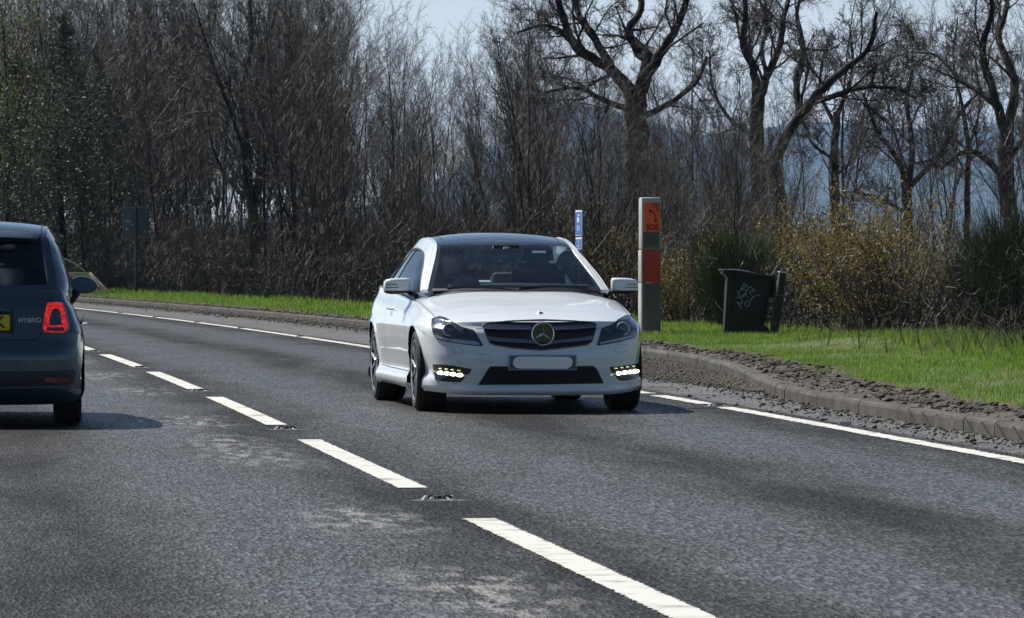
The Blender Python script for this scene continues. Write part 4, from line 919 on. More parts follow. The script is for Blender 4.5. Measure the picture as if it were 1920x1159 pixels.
# ---- white coupe ------------------------------------------------------------
def build_coupe():
    root = empty('coupe_car')
    tag(root, 'glossy white coupe driving towards us with bright daytime running lights', 'car')
    c = dict(
        outline=[(0,0),(.2,.008),(.4,.04),(.55,.085),(.67,.15),(.76,.25),(.82,.37),(.86,.55),(.88,.82),(.885,1.3),(.885,2.2),(.885,3.0),(.89,3.55),(.87,3.95),(.82,4.25),(.7,4.45),(.45,4.56),(.2,4.59),(0,4.59)],
        inf=[(.10,.10),(.135,.045),(.165,.0),(.185,.005),(.20,.03),(.25,.02),(.34,.0),(.44,.0),(.50,.012),(.60,.04),(.66,.065),(.72,.10)],
        ins=[(.12,.10),(.16,.04),(.20,.0),(.26,.002),(.30,.028),(.33,.03),(.45,.014),(.58,.002),(.66,.0),(.70,.010),(.78,.024),(.86,.05),(.95,.09)],
        inr=[(.2,.12),(.3,.03),(.45,.0),(.6,.0),(.75,.03),(.9,.05),(1.0,.08)], top=(.095,.082,.09), zb=(.135,.165,.22),
        zc=[(0,.66),(.08,.690),(.14,.715),(.22,.738),(.35,.768),(.6,.815),(.9,.865),(1.25,.930),(1.5,.94),(3.9,.98),(4.1,1.0),(4.45,1.0),(4.6,.95)],
        ze=[(0,.56),(.1,.60),(.2,.645),(.35,.695),(.6,.75),(.85,.785),(1.3,.84),(2,.885),(3,.92),(3.6,.94),(4.2,.94),(4.5,.92),(4.6,.88)], vref=.81, p=3.0,
        arches=[(.81,.318,.345),(3.57,.318,.345)], flare=.012,
        rail=[(.735,1.38,.925),(.672,1.60,1.06),(.61,1.83,1.18),(.567,2.06,1.285),(.562,2.4,1.333),(.568,2.8,1.335),(.58,3.2,1.27),(.61,3.6,1.135),(.66,4.0,1.0)],
        center=[(0,1.20,.930),(0,1.46,1.075),(0,1.72,1.20),(0,1.98,1.307),(0,2.35,1.372),(0,2.8,1.388),(0,3.2,1.34),(0,3.6,1.215),(0,4.1,1.0)],
        belt=[(.80,1.34,.86),(.825,1.6,.885),(.825,1.9,.90),(.825,2.2,.91),(.82,2.5,.92),(.82,2.8,.925),(.81,3.1,.93),(.79,3.5,.94),(.74,3.95,.95)], bulge=.018)
    th = R(8.2); car = Car(c, Vector((.22, 34.9, 0)), th, root); P = paint('white_car_paint', (.78,.83,.85)); car.body(P)
    G = glass('tinted_glass', (.62,.72,.78), 1.62); GS = glass('side_glass', (.14,.17,.19), 1.9)
    tp = car.top
    wf = .905
    car.patch(tp, .12, 2.93, -wf, wf, 30, 33, .002, 'windscreen', G, skirt=0)
    for sg in (-1, 1):
        car.patch(lambda k, f: tp(k, sg*f), .02, 3.05, wf, .955, 30, 3, .0025, 'windscreen_edge', M_gloss)
        car.patch(lambda k, f: car.side(k, f, sg), .02, 7.95, .80, 1.0, 90, 5, .010, 'roof_pillar', P, skirt=.03)
        car.patch(lambda k, f: tp(k, sg*f), .02, 7.95, .948, 1.0, 90, 3, .0105, 'cant_rail', P, skirt=.03)
        sd_ = lambda k, f: car.side(k, f, sg)
        car.patch(sd_, .5, 4.55, .08, .80, 44, 8, .001, 'door_window', GS, skirt=.004)
        car.patch(sd_, 4.75, 6.75, .08, .80, 26, 8, .001, 'quarter_window', GS, skirt=.004)
        car.patch(sd_, 4.52, 4.80, .06, .82, 4, 6, .006, 'door_pillar', M_gloss)
        car.patch(sd_, .05, 6.9, .0, .09, 60, 3, .007, 'window_strip', M_silver)
        car.patch(sd_, .05, 6.8, .775, .81, 60, 2, .014, 'window_seal', M_black)
        car.patch(sd_, 6.72, 7.95, .0, .82, 14, 8, .006, 'rear_pillar', P, skirt=.03)
    car.patch(tp, -.0, .13, -.95, .95, 3, 31, .002, 'scuttle', M_black)
    RF = paint('dark_glass_roof', (.02,.035,.055)); B(RF).inputs['Roughness'].default_value = .15
    car.patch(tp, 2.92, 3.05, -.955, .955, 3, 31, .003, 'windscreen_header', M_gloss)
    car.patch(tp, 3.06, 5.6, -.83, .83, 30, 31, .004, 'roof_panel', RF, skirt=.02)
    for sg in (-1, 1):
        car.patch(lambda k, f: tp(k, sg*f), 3.06, 6.0, .842, .950, 30, 4, .004, 'roof_side_panel', RF, skirt=.02)
        car.patch(lambda k, f: tp(k, sg*f), 3.05, 6.0, .826, .846, 30, 2, -.004, 'roof_gutter', M_seam, skirt=0)
    car.patch(tp, 5.61, 6.0, -.83, .83, 6, 21, .004, 'roof_rear_panel', P, skirt=.02)
    car.patch(tp, 6.0, 7.8, -.93, .93, 20, 25, .001, 'rear_window', glass('rear_glass', (.50,.6,.6)), skirt=.004)
    for sg in (-1, 1): car.patch(lambda k, f: tp(k, sg*f), 5.9, 7.95, .925, .96, 20, 3, .004, 'rear_window_edge', M_black)
    # wheels, liners, floor
    st = dict(n=5, a0=.10, a1=.30, w0=.016, w1=.013, mat=nodemat('grey_alloy', (.26,.27,.28), .28, .9))
    for y, sw in ((.81, .235), (3.57, .25)):
        for sg in (-1, 1): wheel(root, sg*(.876-sw/2), y, .318, .318, sw, .236, sg, st, steer=R(-1.5) if y < 1 else 0)
    for uw, zw, Rw in c['arches']: arch_liner(car, uw, zw, Rw, .58, .862)
    fl = MB(); fl.box((0, 2.3, .30), (1.16, 4.1, .22)); fl.box((0, 2.19, .25), (1.6, 2.0, .12)); fl.build('underbody', M_under, root, smooth=False)
    br = MB(); br.box((.33, .78, .15), (.10, .02, .022)); br.build('tow_bracket', M_steel, root, smooth=False)
    # front face details, outlines read off the photograph then laid on the surface
    C = lambda pts: [(780+x/4.364, 560+y/4.364) for x, y in pts]
    M_net = noisy('grille_black', (.006,.006,.007), (.02,.02,.022), scale=60, rough=.6)
    gr = car.conform(C([(545,235),(550,207),(600,196),(800,184),(1028,175),(1250,183),(1425,190),(1468,203),(1472,235),(1465,270),(1440,352),(1400,380),(1250,400),(1030,424),(800,405),(655,384),(605,365),(575,300)]), .0025, .01, name='grille', mat=M_net)
    # chrome surround as a thin tube
    def rimtube(pts, rad, name, mat, parent, off=.004, closed=True):
        Pp = resample(np.vstack([pts, pts[:1]]) if closed else pts, 90); Q = [car.cast(x, y, off) for x, y in (Pp[:-1] if closed else Pp)]
        m = MB(); m.tube([q[0] for q in Q if q], rad, 6, closed=closed, cap=not closed); return m.build(name, mat, parent, auto=0)
    rimtube(C([(545,235),(550,207),(600,196),(800,184),(1028,175),(1250,183),(1425,190),(1468,203),(1472,235),(1465,270),(1440,352),(1400,380),(1250,400),(1030,424),(800,405),(655,384),(605,365),(575,300)]), .0045, 'grille_surround', nodemat('satin_surround', (.22,.24,.26), .3, .6), gr)
    M_bar = nodemat('satin_bar', (.17,.19,.22), .28, .85)
    for pts in ([(552,212),(700,222),(940,234),(940,268),(700,266),(556,258)], [(1110,236),(1300,228),(1468,210),(1466,246),(1300,262),(1110,270)], [(584,312),(700,326),(950,344),(975,372),(700,356),(600,345)], [(1085,350),(1300,330),(1450,306),(1442,338),(1300,352),(1090,374)]):
        car.conform(C(pts), .022, .02, name='grille_bar', mat=M_bar, parent=gr)
        rimtube(C([pts[-1], pts[-2], pts[-3]] if pts[0][0] < 1000 else [pts[-3], pts[-2], pts[-1]]), .0028, 'bar_edge_strip', M_silver, gr, .023, False)  # thin silver strip along one edge of each bar
    # round star badge
    hc = car.cast(1016.3, 628.3, .03)[0]; bd = MB()
    ring = [(hc.x+math.cos(a)*.084, hc.y-.006, hc.z+math.sin(a)*.084) for a in np.linspace(0, 2*math.pi, 49)[:-1]]; bd.tube(ring, .0065, 8, closed=True)
    disc = MB(); disc.lathe([(.0005, .012), (.08, .012), (.082, .03)], 40, 'y', Matrix.Translation(hc)); bg_ = disc.build('badge_backing', M_gloss, gr)
    for k in range(3):
        a = math.pi/2+k*2*math.pi/3; d = Vector((math.cos(a), 0, math.sin(a))); n = Vector((-math.sin(a), 0, math.cos(a)))
        b0 = hc+Vector((0, -.004, 0)); tip = b0+d*.080; l = b0+n*.013; r_ = b0-n*.013; top_ = b0+Vector((0, -.012, 0)); ti = tip
        bd.add([l, top_, r_, ti, l+Vector((0,.01,0)), r_+Vector((0,.01,0)), ti+Vector((0,.01,0))], [[0,1,3],[1,2,3],[0,3,6,4],[2,5,6,3]])
    bd.build('star_badge', M_chrome, gr, auto=20)
    he = car.cast(1012, 587, .004); em = MB(); em.lathe([(.0005, .007), (.020, .006), (.026, .0)], 20, 'z', Matrix.Translation(he[0]-Vector((0,0,.002)))); eo = em.build('bonnet_emblem', M_chrome, root)
    em = MB(); em.lathe([(.0005, .0078), (.014, .0075), (.0150, .006)], 20, 'z', Matrix.Translation(he[0]-Vector((0,0,.002)))); em.build('emblem_centre', M_gloss, eo)
    # number plate: blank white field on a grey plate
    a_, b_ = car.cast(953.5, 680, 0)[0], car.cast(1079.5, 680, 0)[0]; cx = (a_.x+b_.x)/2; yy = min(a_.y, b_.y, car.cast(1016, 680, 0)[0].y)-.012; pw = .26
    zc_ = car.cast(1016, 679.9, 0)[0].z
    p = MB(); p.box((cx, yy, zc_), (.525, .014, .118), bev=.004); po = p.build('number_plate', nodemat('plate_grey', (.33,.36,.38), .4), root)
    p = MB(); p.box((cx, yy-.007, zc_), (.505, .004, .100), bev=.0015); p.build('plate_surround', nodemat('plate_border_dark', (.10,.12,.13), .5), po)
    fld = []
    for s0, cxx in ((1, .178), (-1, -.178)):
        for a in np.linspace(-math.pi/2, math.pi/2, 12): fld.append((cx+s0*(cxx*s0+math.cos(a)*.052) if 0 else cx+cxx+s0*math.cos(a)*.052, zc_+s0*math.sin(a)*.046))
    top_n = [(x, z+.002*math.sin(x*60)) for x, z in fld]
    p = MB(); p.prism(top_n, yy-.0125, yy-.008, 'xz'); p.build('plate_field', emit('plate_white_field', (.95,.95,.95), 0), po, smooth=False)
    # lower intake with ribs, fog recesses, lights
    li = car.conform(C([(610,553),(900,556),(1200,556),(1450,549),(1478,572),(1537,694),(1200,700),(1000,704),(507,706),(530,672),(590,575)]), .002, .01, name='lower_intake', mat=M_net)
    for q in range(9):
        f = (q+.5)/9; yv = 553+f*150; xl = 606-f*98; xr = 1452+f*82
        rimtube(C([(xl+6, yv), (1000, yv+2), (xr-6, yv-3)]), .0016, 'intake_rib', M_black, li, .006, False)
    DRL = emit('running_light', (1.0, .97, .80), 3.2); DRL2 = emit('running_light_dim', (.62, .75, .38), .6); M_fog = nodemat('fog_recess', (.010,.012,.009), .25, coat=.6)
    for Lr in (0, 1):
        rec = [(138,537),(200,538),(300,549),(400,566),(455,575),(448,600),(420,625),(365,686),(260,680),(160,668),(145,600)] if not Lr else [(1580,560),(1640,556),(1740,543),(1845,520),(1842,590),(1835,652),(1740,668),(1660,672),(1630,630),(1600,600)]
        fr = car.conform(C(rec), .0025, .012, name='fog_lamp_recess', mat=M_fog)
        ctr = [(212,607),(262,611),(312,618),(366,625)] if not Lr else [(1650,611),(1698,604),(1745,600),(1788,594)]
        for (x, y) in ctr:
            cap = MB()
            q = car.cast(780+x/4.364, 560+y/4.364, .006)[0]
            m = MB(); m.lathe([(.0003, -.008), (.6, -.006), (.9, -.003), (1, .004)], 20, 'y'); cap.add([(q.x+vx*.034, q.y+vy, q.z+vz*.0150) for vx, vy, vz in m.v], m.f); cap.build('running_light', DRL, root)
        for (x, y) in ([(205,572),(255,576),(304,581),(355,587)] if not Lr else [(1632,570),(1678,564),(1723,558),(1772,553)]):
            cap = MB(); q = car.cast(780+x/4.364, 560+y/4.364, .005)[0]; m = MB(); m.lathe([(.0003, -.005), (.7, -.004), (1, .004)], 12, 'y'); cap.add([(q.x+vx*.017, q.y+vy, q.z+vz*.005) for vx, vy, vz in m.v], m.f); cap.build('upper_light', DRL2, fr)
        f1 = [(134,590),(150,585),(190,594),(200,606),(150,604)] if not Lr else [(1572,626),(1600,612),(1632,606),(1640,622),(1600,628)]
        f2 = [(390,618),(430,626),(466,637),(430,639),(395,636)] if not Lr else [(1800,592),(1830,575),(1848,574),(1842,588),(1812,604)]
        for f_ in (f1, f2): car.conform(C(f_), .012, .012, name='chrome_fin', mat=M_chrome, parent=fr, step=2)
    # headlights
    hl = C([(133,165),(195,146),(240,158),(300,192),(370,233),(470,260),(495,290),(548,388),(450,381),(250,352),(170,327),(142,285),(128,220)])
    hr = C([(1520,246),(1600,216),(1655,172),(1715,140),(1768,140),(1790,180),(1803,262),(1800,292),(1780,320),(1660,353),(1560,372),(1480,384),(1495,330)])
    M_house = nodemat('headlamp_housing', (.035,.045,.055), .22, .5, 1); M_cover = nodemat('headlamp_cover', (.03,.04,.05), .03, coat=1); M_strip = nodemat('headlamp_strip', (.38,.42,.45), .3, .5)
    for poly, ctr, strip_, sp, in ((hl, (277,258), [(160,296),(240,322),(330,334),(500,352),(524,372),(520,384),(400,372),(240,346),(172,318)], 1), (hr, (1690,248), [(1796,282),(1790,296),(1765,312),(1660,345),(1500,376),(1504,360),(1560,347),(1680,322),(1770,300)], -1)):
        h = car.conform(poly, .003, .014, name='headlight', mat=M_house)
        q, n = car.cast(780+ctr[0]/4.364, 560+ctr[1]/4.364, .004); n = Vector((0, -1, 0)).lerp(n, .25).normalized(); Mx = Matrix.Translation(q) @ n.to_track_quat('Y', 'Z').to_matrix().to_4x4()
        m = MB(); m.lathe([(.052, -.006), (.052, .012), (.046, .015), (.043, .006), (.040, -.004)], 32, 'y', Mx); m.build('projector_ring', nodemat('projector_bezel', (.75,.78,.80), .3, .0), h)
        m = MB(); m.lathe([(.0004, .020), (.018, .018), (.032, .010), (.040, -.004)], 32, 'y', Mx); m.build('projector_lens', nodemat('projector_glass', (.10,.12,.14), .08, coat=1), h)
        sx = 1 if sp == 1 else -1
        q2 = car.cast(780+(ctr[0]+sx*128)/4.364, 560+(ctr[1]+22)/4.364, .004); Mx2 = Matrix.Translation(q2[0]) @ n.to_track_quat('Y', 'Z').to_matrix().to_4x4()
        m = MB(); m.lathe([(.030, .0), (.030, .008), (.026, .008), (.014, -.002), (.0004, -.004)], 26, 'y', Mx2); m.build('inner_reflector', nodemat('reflector_dull', (.10,.115,.13), .2, .8), h)
        car.conform(C(strip_), .0065, .006, name='light_strip', mat=M_strip, parent=h, step=2.4)
        rimtube(poly, .0022, 'headlamp_seal', M_seam, h, .003)
    refl = car.conform(C([(150,178),(195,163),(250,190),(240,215),(175,214)]), .0075, .003, name='chrome_reflector', mat=M_chrome, parent=[o for o in root.children if o.name.startswith('headlight')][0], step=2)
    # panel gaps, washer covers, tow cover, sensors
    sm_ = lambda pts, **k: car.line(C(pts), **k)
    for pts in ([(285,388),(365,392),(402,450),(318,446),(285,388)], [(1648,378),(1728,374),(1722,432),(1632,440),(1630,400),(1648,378)], [(515,452),(592,460),(632,520),(560,517),(515,452)]):
        sm_(pts, w=.0022, mirror=False, mat=nodemat('cover_gap', (.16,.17,.19), .6))
    for x, y in ((356,515), (1672,505)):
        m = MB(); q = car.cast(780+x/4.364, 560+y/4.364, .001)[0]; m.lathe([(.010, .001), (.0115, -.001), (.0115, .002)], 16, 'y', Matrix.Translation(q)); m.build('parking_sensor', nodemat('sensor_ring', (.25,.26,.28), .5), root)
    # bonnet front edge and sides
    sm_([(490,248),(545,243)], w=.004, mirror=False); sm_([(1474,243),(1520,240)], w=.004, mirror=False)
    G_ = dict(local=True)
    hoodline = [(.70, .20, 2), (.745, .34, 2), (.765, .6, 2), (.775, .9, 2), (.785, 1.2, 2), (.80, 1.36, 2)]
    car.line(hoodline, w=.0055, local=True, dirn=(0, 0, -1)); 
    car.line([(2, 1.30, .84), (2, 1.31, .6), (2, 1.33, .34), (2, 1.34, .30)], w=.005, local=True, dirn=(-1, 0, 0))
    car.line([(2, 2.75, .88), (2, 2.78, .6), (2, 2.72, .34), (2, 2.6, .30)], w=.005, local=True, dirn=(-1, 0, 0))
    car.line([(2, 1.2, .298), (2, 2.6, .302), (2, 3.15, .31)], w=.006, local=True, dirn=(-1, 0, 0))
    car.line([(2, .42, .60), (2, .55, .63), (2, .62, .66)], w=.003, local=True, dirn=(-1, 0, 0), mat=nodemat('bumper_gap', (.12,.12,.13), .7))
    # door handles, character crease
    for sg in (-1, 1):
        m = MB(); m.tube([(sg*.868, 2.28, .775), (sg*.892, 2.32, .78), (sg*.894, 2.44, .785), (sg*.870, 2.49, .787)], [.010, .013, .013, .010], 8); m.build('door_handle', P, root)
        h = MB(); h.box((sg*.862, 2.40, .72), (.012, .10, .05), bev=.004)
    # mirrors
    for sg in (-1, 1):
        mr = empty('door_mirror'); mr.parent = root; mr.location = (sg*.915, 1.60, .965)
        V = []; sec = []
        for a, b in ((-.105, .80), (-.095, .95), (-.05, 1.0), (.0, 1.02), (.05, .98), (.088, .85), (.103, .6)):      # across
            r_ = []
            for t in np.linspace(0, 2*math.pi, 21)[:-1]:
                cx_, cz_ = math.cos(t), math.sin(t); e = .55
                yy_ = math.copysign(abs(cx_)**e, cx_)*.055*b; zz = math.copysign(abs(cz_)**e, cz_)*.062*b
                r_.append((sg*a, yy_-.01 if yy_ < 0 else yy_, zz-.004*(a/.1)))
            r_.append(r_[0]); sec.append(r_)
        m = MB(); m.grid(sec); m.f += [[i for i in range(20)][::-1], [6*21+i for i in range(20)]]; m.build('mirror_shell', P, mr, auto=60)
        m = MB(); m.grid([[(x*1.01, y*1.03, min(z, -.038)*1.06) for x, y, z in r_] for r_ in sec]); m.build('mirror_lower_shell', M_black, mr, auto=0)
        m = MB(); m.prism([(sg*-.095, -.05), (sg*-.10, .045), (sg*.08, .05), (sg*.095, .0), (sg*.085, -.05)], .05, .057, 'xz'); m.build('mirror_glass', M_chrome, mr, smooth=False)
        for z in (.012, -.012):
            m = MB(); m.box((sg*.045, -.064, z), (.088 if z > 0 else .105, .007, .0055)); m.build('indicator_slot', M_black, mr, smooth=False)
        m = MB(); m.tube([(sg*-.09, .0, -.05), (sg*-.13, .0, -.065), (sg*-.155, -.02, -.085)], [.018, .022, .026], 10); m.build('mirror_arm', M_black, mr)
    # cabin
    for x in (-.37, .37): seat(root, x, 2.25, .42)
    m = MB(); m.box((0, 3.05, .62), (1.15, .5, .30), bev=.08); m.box((-.33, 3.35, .86), (.5, .14, .42), bev=.05); m.box((.33, 3.35, .86), (.5, .14, .42), bev=.05); m.build('rear_seat', M_seat, root)
    m = MB(); m.box((0, 3.72, .97), (1.15, .5, .03), bev=.01); m.build('parcel_shelf', M_black, root)
    m = MB(); m.tube([(-.62, 1.62, .90), (0, 1.55, .915), (.62, 1.62, .90)], .075, 12); m.tube([(-.37, 1.70, .90), (-.37, 1.55, .925)], .13, 14); m.box((0, 1.45, .86), (1.3, .35, .08), bev=.02); m.build('dashboard', M_seat, root)
    sw = empty('steering_wheel'); sw.parent = root; sw.location = (-.37, 1.86, .885); sw.rotation_euler = (R(-24), 0, 0)
    m = MB(); m.tube([(math.cos(a)*.185, 0, math.sin(a)*.185) for a in np.linspace(0, 2*math.pi, 37)[:-1]], .014, 8, closed=True); m.build('wheel_rim', M_black, sw)
    m = MB(); m.tube([(-.18, 0, 0), (.18, 0, 0)], .016, 8); m.tube([(0, 0, 0), (0, 0, -.18)], .016, 8); m.box((0, 0, -.01), (.13, .05, .12), bev=.03); m.build('wheel_spokes', M_black, sw)
    m = MB(); m.box((0, 1.93, 1.215), (.25, .03, .07), bev=.018); m.build('rear_view_mirror', M_black, root)
    m = MB(); m.box((0, 1.92, 1.272), (.22, .10, .045), bev=.015); m.build('sensor_housing', M_black, root)
    m = MB(); m.box((.0, 1.865, 1.272), (.05, .012, .022), bev=.006); m.build('sensor_window', M_silver, root)
    m = MB(); m.box((.27, 1.89, 1.235), (.11, .003, .035), rot=Matrix.Rotation(R(-62), 3, 'X')); m.build('windscreen_sticker', nodemat('sticker', (.20,.27,.27), .6), root, smooth=False)
    # wipers
    for a, b in (((-.55, 1.315, .948), (.05, 1.20, .962)), ((.0, 1.215, .952), (.58, 1.33, .958))):
        m = MB(); m.tube([a, ((a[0]+b[0])/2, (a[1]+b[1])/2, .966), b], .007, 6); m.build('wiper', M_black, root)
    return root
def build_driver():
    """seated driver with both hands on the wheel"""
    r = empty('person', (0, 0, 0)); th = R(8.2); r.location = Matrix.Translation((.22, 34.9, 0)) @ Matrix.Rotation(th, 4, 'Z') @ Vector((-.37, 2.30, .52)); r.rotation_euler = (0, 0, th)
    tag(r, 'driver in a dark top at the wheel behind the windscreen of the white coupe', 'person')
    P = [(0,.02,.06),(0,.07,.25),(0,.12,.42),(0,.125,.50),(0,.11,.58),(0,.09,.66),(0,.085,.735),
         (-.17,.11,.44),(-.27,-.06,.28),(-.20,-.30,.36),(-.185,-.37,.385), (.17,.11,.44),(.27,-.06,.28),(.20,-.30,.36),(.185,-.37,.385),
         (-.11,-.0,.05),(-.14,-.40,.10),(-.13,-.62,-.22), (.11,-.0,.05),(.14,-.40,.10),(.13,-.62,-.22)]
    E = [(0,1),(1,2),(2,3),(3,4),(4,5),(5,6),(2,7),(7,8),(8,9),(9,10),(2,11),(11,12),(12,13),(13,14),(0,15),(15,16),(16,17),(0,18),(18,19),(19,20)]
    Rr = [(.17,.12),(.16,.115),(.17,.11),.06,.075,.095,.06,.07,.05,.035,.03,.07,.05,.035,.03,.09,.07,.05,.09,.07,.05]
    b = skin_mesh('body', P, E, Rr, M_skin, r)
    top = skin_mesh('jumper', [P[0],P[1],P[2],(0,.125,.47),P[7],P[8],P[9],P[11],P[12],P[13]], [(0,1),(1,2),(2,3),(2,4),(4,5),(5,6),(2,7),(7,8),(8,9)], [(.185,.135),(.175,.13),(.185,.125),.075,.085,.063,.045,.085,.063,.045], M_cloth, r)
    hr = MB(); G = []
    for a in np.linspace(0, math.pi*.62, 9): G.append([(math.sin(a)*math.cos(t)*.088, .115+math.sin(a)*math.sin(t)*.10*(1 if math.sin(t) > 0 else .72), .70+math.cos(a)*.10) for t in np.linspace(0, 2*math.pi, 21)])
    hr.grid(G); hr.build('hair', M_hair, r)
    f = MB(); f.lathe([(.0005, -.026), (.012, -.008), (.016, .012)], 8, 'y', Matrix.Translation((0, -.005, .665))); f.build('nose', M_skin, r)
    for s_ in (-1, 1):
        e = MB(); e.lathe([(.0005, -.008), (.009, -.005), (.012, .004)], 10, 'y', Matrix.Translation((s_*.033, .0, .69))); e.build('eye', M_gloss, r)
        for k in range(5):
            h = MB(); z = .40-.018*k; l = [.9, 1, 1.05, 1, .8][k]
            h.tube([(s_*.185, -.375, z), (s_*.18, -.375-.035*l, z+.006), (s_*.155, -.375-.05*l, z), (s_*.150, -.375-.03*l, z-.004)], [.011, .010, .009, .008], 6); h.build('finger' if k else 'thumb', M_skin, r)
coupe = build_coupe(); build_driver()
# ------------------------------------------------------------------ lettering
def text(name, s, size, mat, parent, loc, rot=(R(90), 0, 0), depth=.002, ax='CENTER', bold=0, sx=1):
    cu = bpy.data.curves.new(name, 'FONT'); cu.body = s; cu.size = size; cu.extrude = depth; cu.align_x = ax; cu.align_y = 'CENTER'; cu.offset = bold
    t = bpy.data.objects.new(name, cu); sc.collection.objects.link(t); dg = bpy.context.evaluated_depsgraph_get(); me = bpy.data.meshes.new_from_object(t.evaluated_get(dg))
    bpy.data.objects.remove(t); me.materials.clear(); me.materials.append(mat); o = link(name, me, parent); o.location = loc; o.rotation_euler = rot; o.scale = (sx, 1, 1); return o
# ------------------------------------------------------------------ dark hatchback seen from behind
def build_hatch():
    root = empty('hatchback_car'); tag(root, 'dark blue grey hatchback driving away, its rear lamp glowing red', 'car')
    c = dict(
        outline=[(0,0),(.25,.006),(.48,.035),(.63,.085),(.73,.16),(.785,.27),(.81,.48),(.813,.75),(.812,1.2),(.805,1.8),(.80,2.4),(.80,2.85),(.775,3.15),(.66,3.40),(.4,3.53),(.2,3.565),(0,3.57)],
        inf=[(.13,.14),(.17,.06),(.22,.03),(.27,.012),(.35,.0),(.50,.0),(.56,.02),(.60,.05),(.70,.075),(.85,.115),(.95,.15),(1.02,.18)],
        ins=[(.14,.08),(.18,.02),(.24,.0),(.50,.0),(.62,.0),(.68,.006),(.74,.03),(.82,.06),(.90,.09),(1.0,.13)],
        inr=[(.15,.1),(.25,.0),(.5,.0),(.62,.04),(.75,.1)], top=(.17,.115,.10), zb=(.155,.17,.17),
        zc=[(0,.97),(.2,.975),(.4,.95),(2.4,.94),(2.65,.955),(2.9,.90),(3.2,.80),(3.4,.71),(3.57,.62)], ze=[(0,.90),(.3,.93),(1.0,.93),(2.4,.92),(2.8,.86),(3.1,.76),(3.4,.64),(3.57,.56)], vref=.72, p=3,
        arches=[(.58,.295,.312),(2.88,.295,.312)], flare=.010,
        rail=[(.625,.27,.955),(.612,.36,1.08),(.585,.47,1.22),(.555,.58,1.345),(.555,.85,1.392),(.56,1.3,1.41),(.56,1.7,1.395),(.575,2.05,1.30),(.63,2.40,1.13),(.69,2.72,.95)],
        center=[(0,.16,.955),(0,.24,1.08),(0,.33,1.22),(0,.44,1.37),(0,.80,1.435),(0,1.3,1.45),(0,1.7,1.43),(0,2.0,1.345),(0,2.33,1.16),(0,2.66,.965)],
        belt=[(.675,.36,.90),(.70,.46,.91),(.712,.58,.915),(.72,.75,.92),(.725,.95,.92),(.727,1.3,.92),(.727,1.7,.92),(.727,2.1,.92),(.725,2.4,.91),(.72,2.66,.90)], bulge=.035)
    car = Car(c, Vector((-3.80, 31.9, 0)), R(5.5), root); P = paint('blue_grey_metallic', (.042,.064,.090), .3, metal=.45); car.body(P)
    G = glass('privacy_glass', (.06,.075,.09)); GS = glass('door_glass', (.3,.36,.4)); tp = car.top
    car.patch(tp, .30, 2.95, -.90, .90, 20, 25, .002, 'rear_window', G, skirt=.004)
    car.patch(tp, -.3, .30, -.92, .92, 4, 25, .0025, 'tailgate_top', P, skirt=.02)
    rf = car.patch(tp, 3.0, 6.6, -.93, .93, 40, 29, .004, 'roof', P, skirt=.03)
    for sg in (-1, 1):
        car.patch(lambda k, f: tp(k, sg*f), -.3, 8.95, .905, 1.0, 80, 5, .004, 'roof_pillar', P, skirt=.03)
        sd = lambda k, f: car.side(k, f, sg)
        car.patch(sd, -.2, 2.4, -.25, 1.0, 26, 12, .004, 'rear_quarter', P, skirt=.02)
        car.patch(sd, 2.4, 3.85, .08, .84, 16, 8, .002, 'quarter_window', G, skirt=.004)
        car.patch(sd, 4.1, 8.2, .08, .84, 36, 8, .002, 'door_window', GS, skirt=.004)
        car.patch(sd, 2.4, 8.95, .82, 1.0, 60, 3, .006, 'window_frame', P, skirt=.02); car.patch(sd, 3.85, 4.1, .06, .84, 3, 6, .004, 'door_pillar', M_gloss)
        car.patch(sd, 2.4, 8.9, -.03, .09, 50, 3, .006, 'window_strip', M_black)
        car.patch(lambda k, f: tp(k, sg*f), 3.0, 6.6, .925, .945, 40, 2, .007, 'roof_gutter', M_seam, skirt=0)
    car.patch(tp, 6.62, 8.85, -.9, .9, 20, 25, .002, 'windscreen', glass('screen_glass', (.6,.68,.7)), skirt=.004)
    # roof spoiler overhanging the rear window
    G1 = []
    for x in np.linspace(-1, 1, 33):
        e = 1-abs(x)**4; q = tp(3.02, x*.93); y_out = q.y-.03-.15*e**.5
        G1.append([(q.x, q.y+.03, q.z+.008), (q.x, (q.y+y_out)/2, q.z+.004), (q.x*.985, y_out, q.z-.028-.01*e), (q.x*.985, y_out+.006, q.z-.045-.01*e), (q.x*.97, q.y-.03, q.z-.075), (q.x*.97, q.y+.0, q.z-.085)])
    m = MB(); m.grid([[p for p in r[:3]] for r in G1]); sp = m.build('spoiler', P, root, auto=0)
    m = MB(); m.grid([r[2:] for r in G1]); m.build('spoiler_underside', M_black, sp, auto=0)
    st = dict(n=6, a0=.10, a1=.24, w0=.014, w1=.012, mat=M_rims)
    for y in (.58, 2.88):
        for sg in (-1, 1): wheel(root, sg*(.80-.1), y, .295, .295, .20, .20, sg, st)
    for uw, zw, Rw in c['arches']: arch_liner(car, uw, zw, Rw, .56, .79)
    m = MB(); m.box((0, 1.75, .26), (1.1, 3.3, .18)); m.build('underbody', M_under, root, smooth=False)
    C = lambda pts: [(x/5.153, 415+y/5.153) for x, y in pts]; D_ = lambda pts: [(x/4.637, 560+y/4.637) for x, y in pts]
    LAMP = nodemat('lamp_red', (.55,.015,.01), .12, coat=1); B(LAMP).inputs['Emission Color'].default_value = (1, .03, .02, 1)
    tcx = N(LAMP, 'ShaderNodeTexCoord'); vx = N(LAMP, 'ShaderNodeTexVoronoi', Scale=95.0); LK(LAMP, tcx.outputs['Object'], vx.inputs['Vector'])
    rx = ramp(LAMP, vx.outputs['Distance'], [(.0, (1.0,)*3), (.6, (.12,)*3)]); LK(LAMP, rx.outputs[0], B(LAMP).inputs['Emission Strength'])
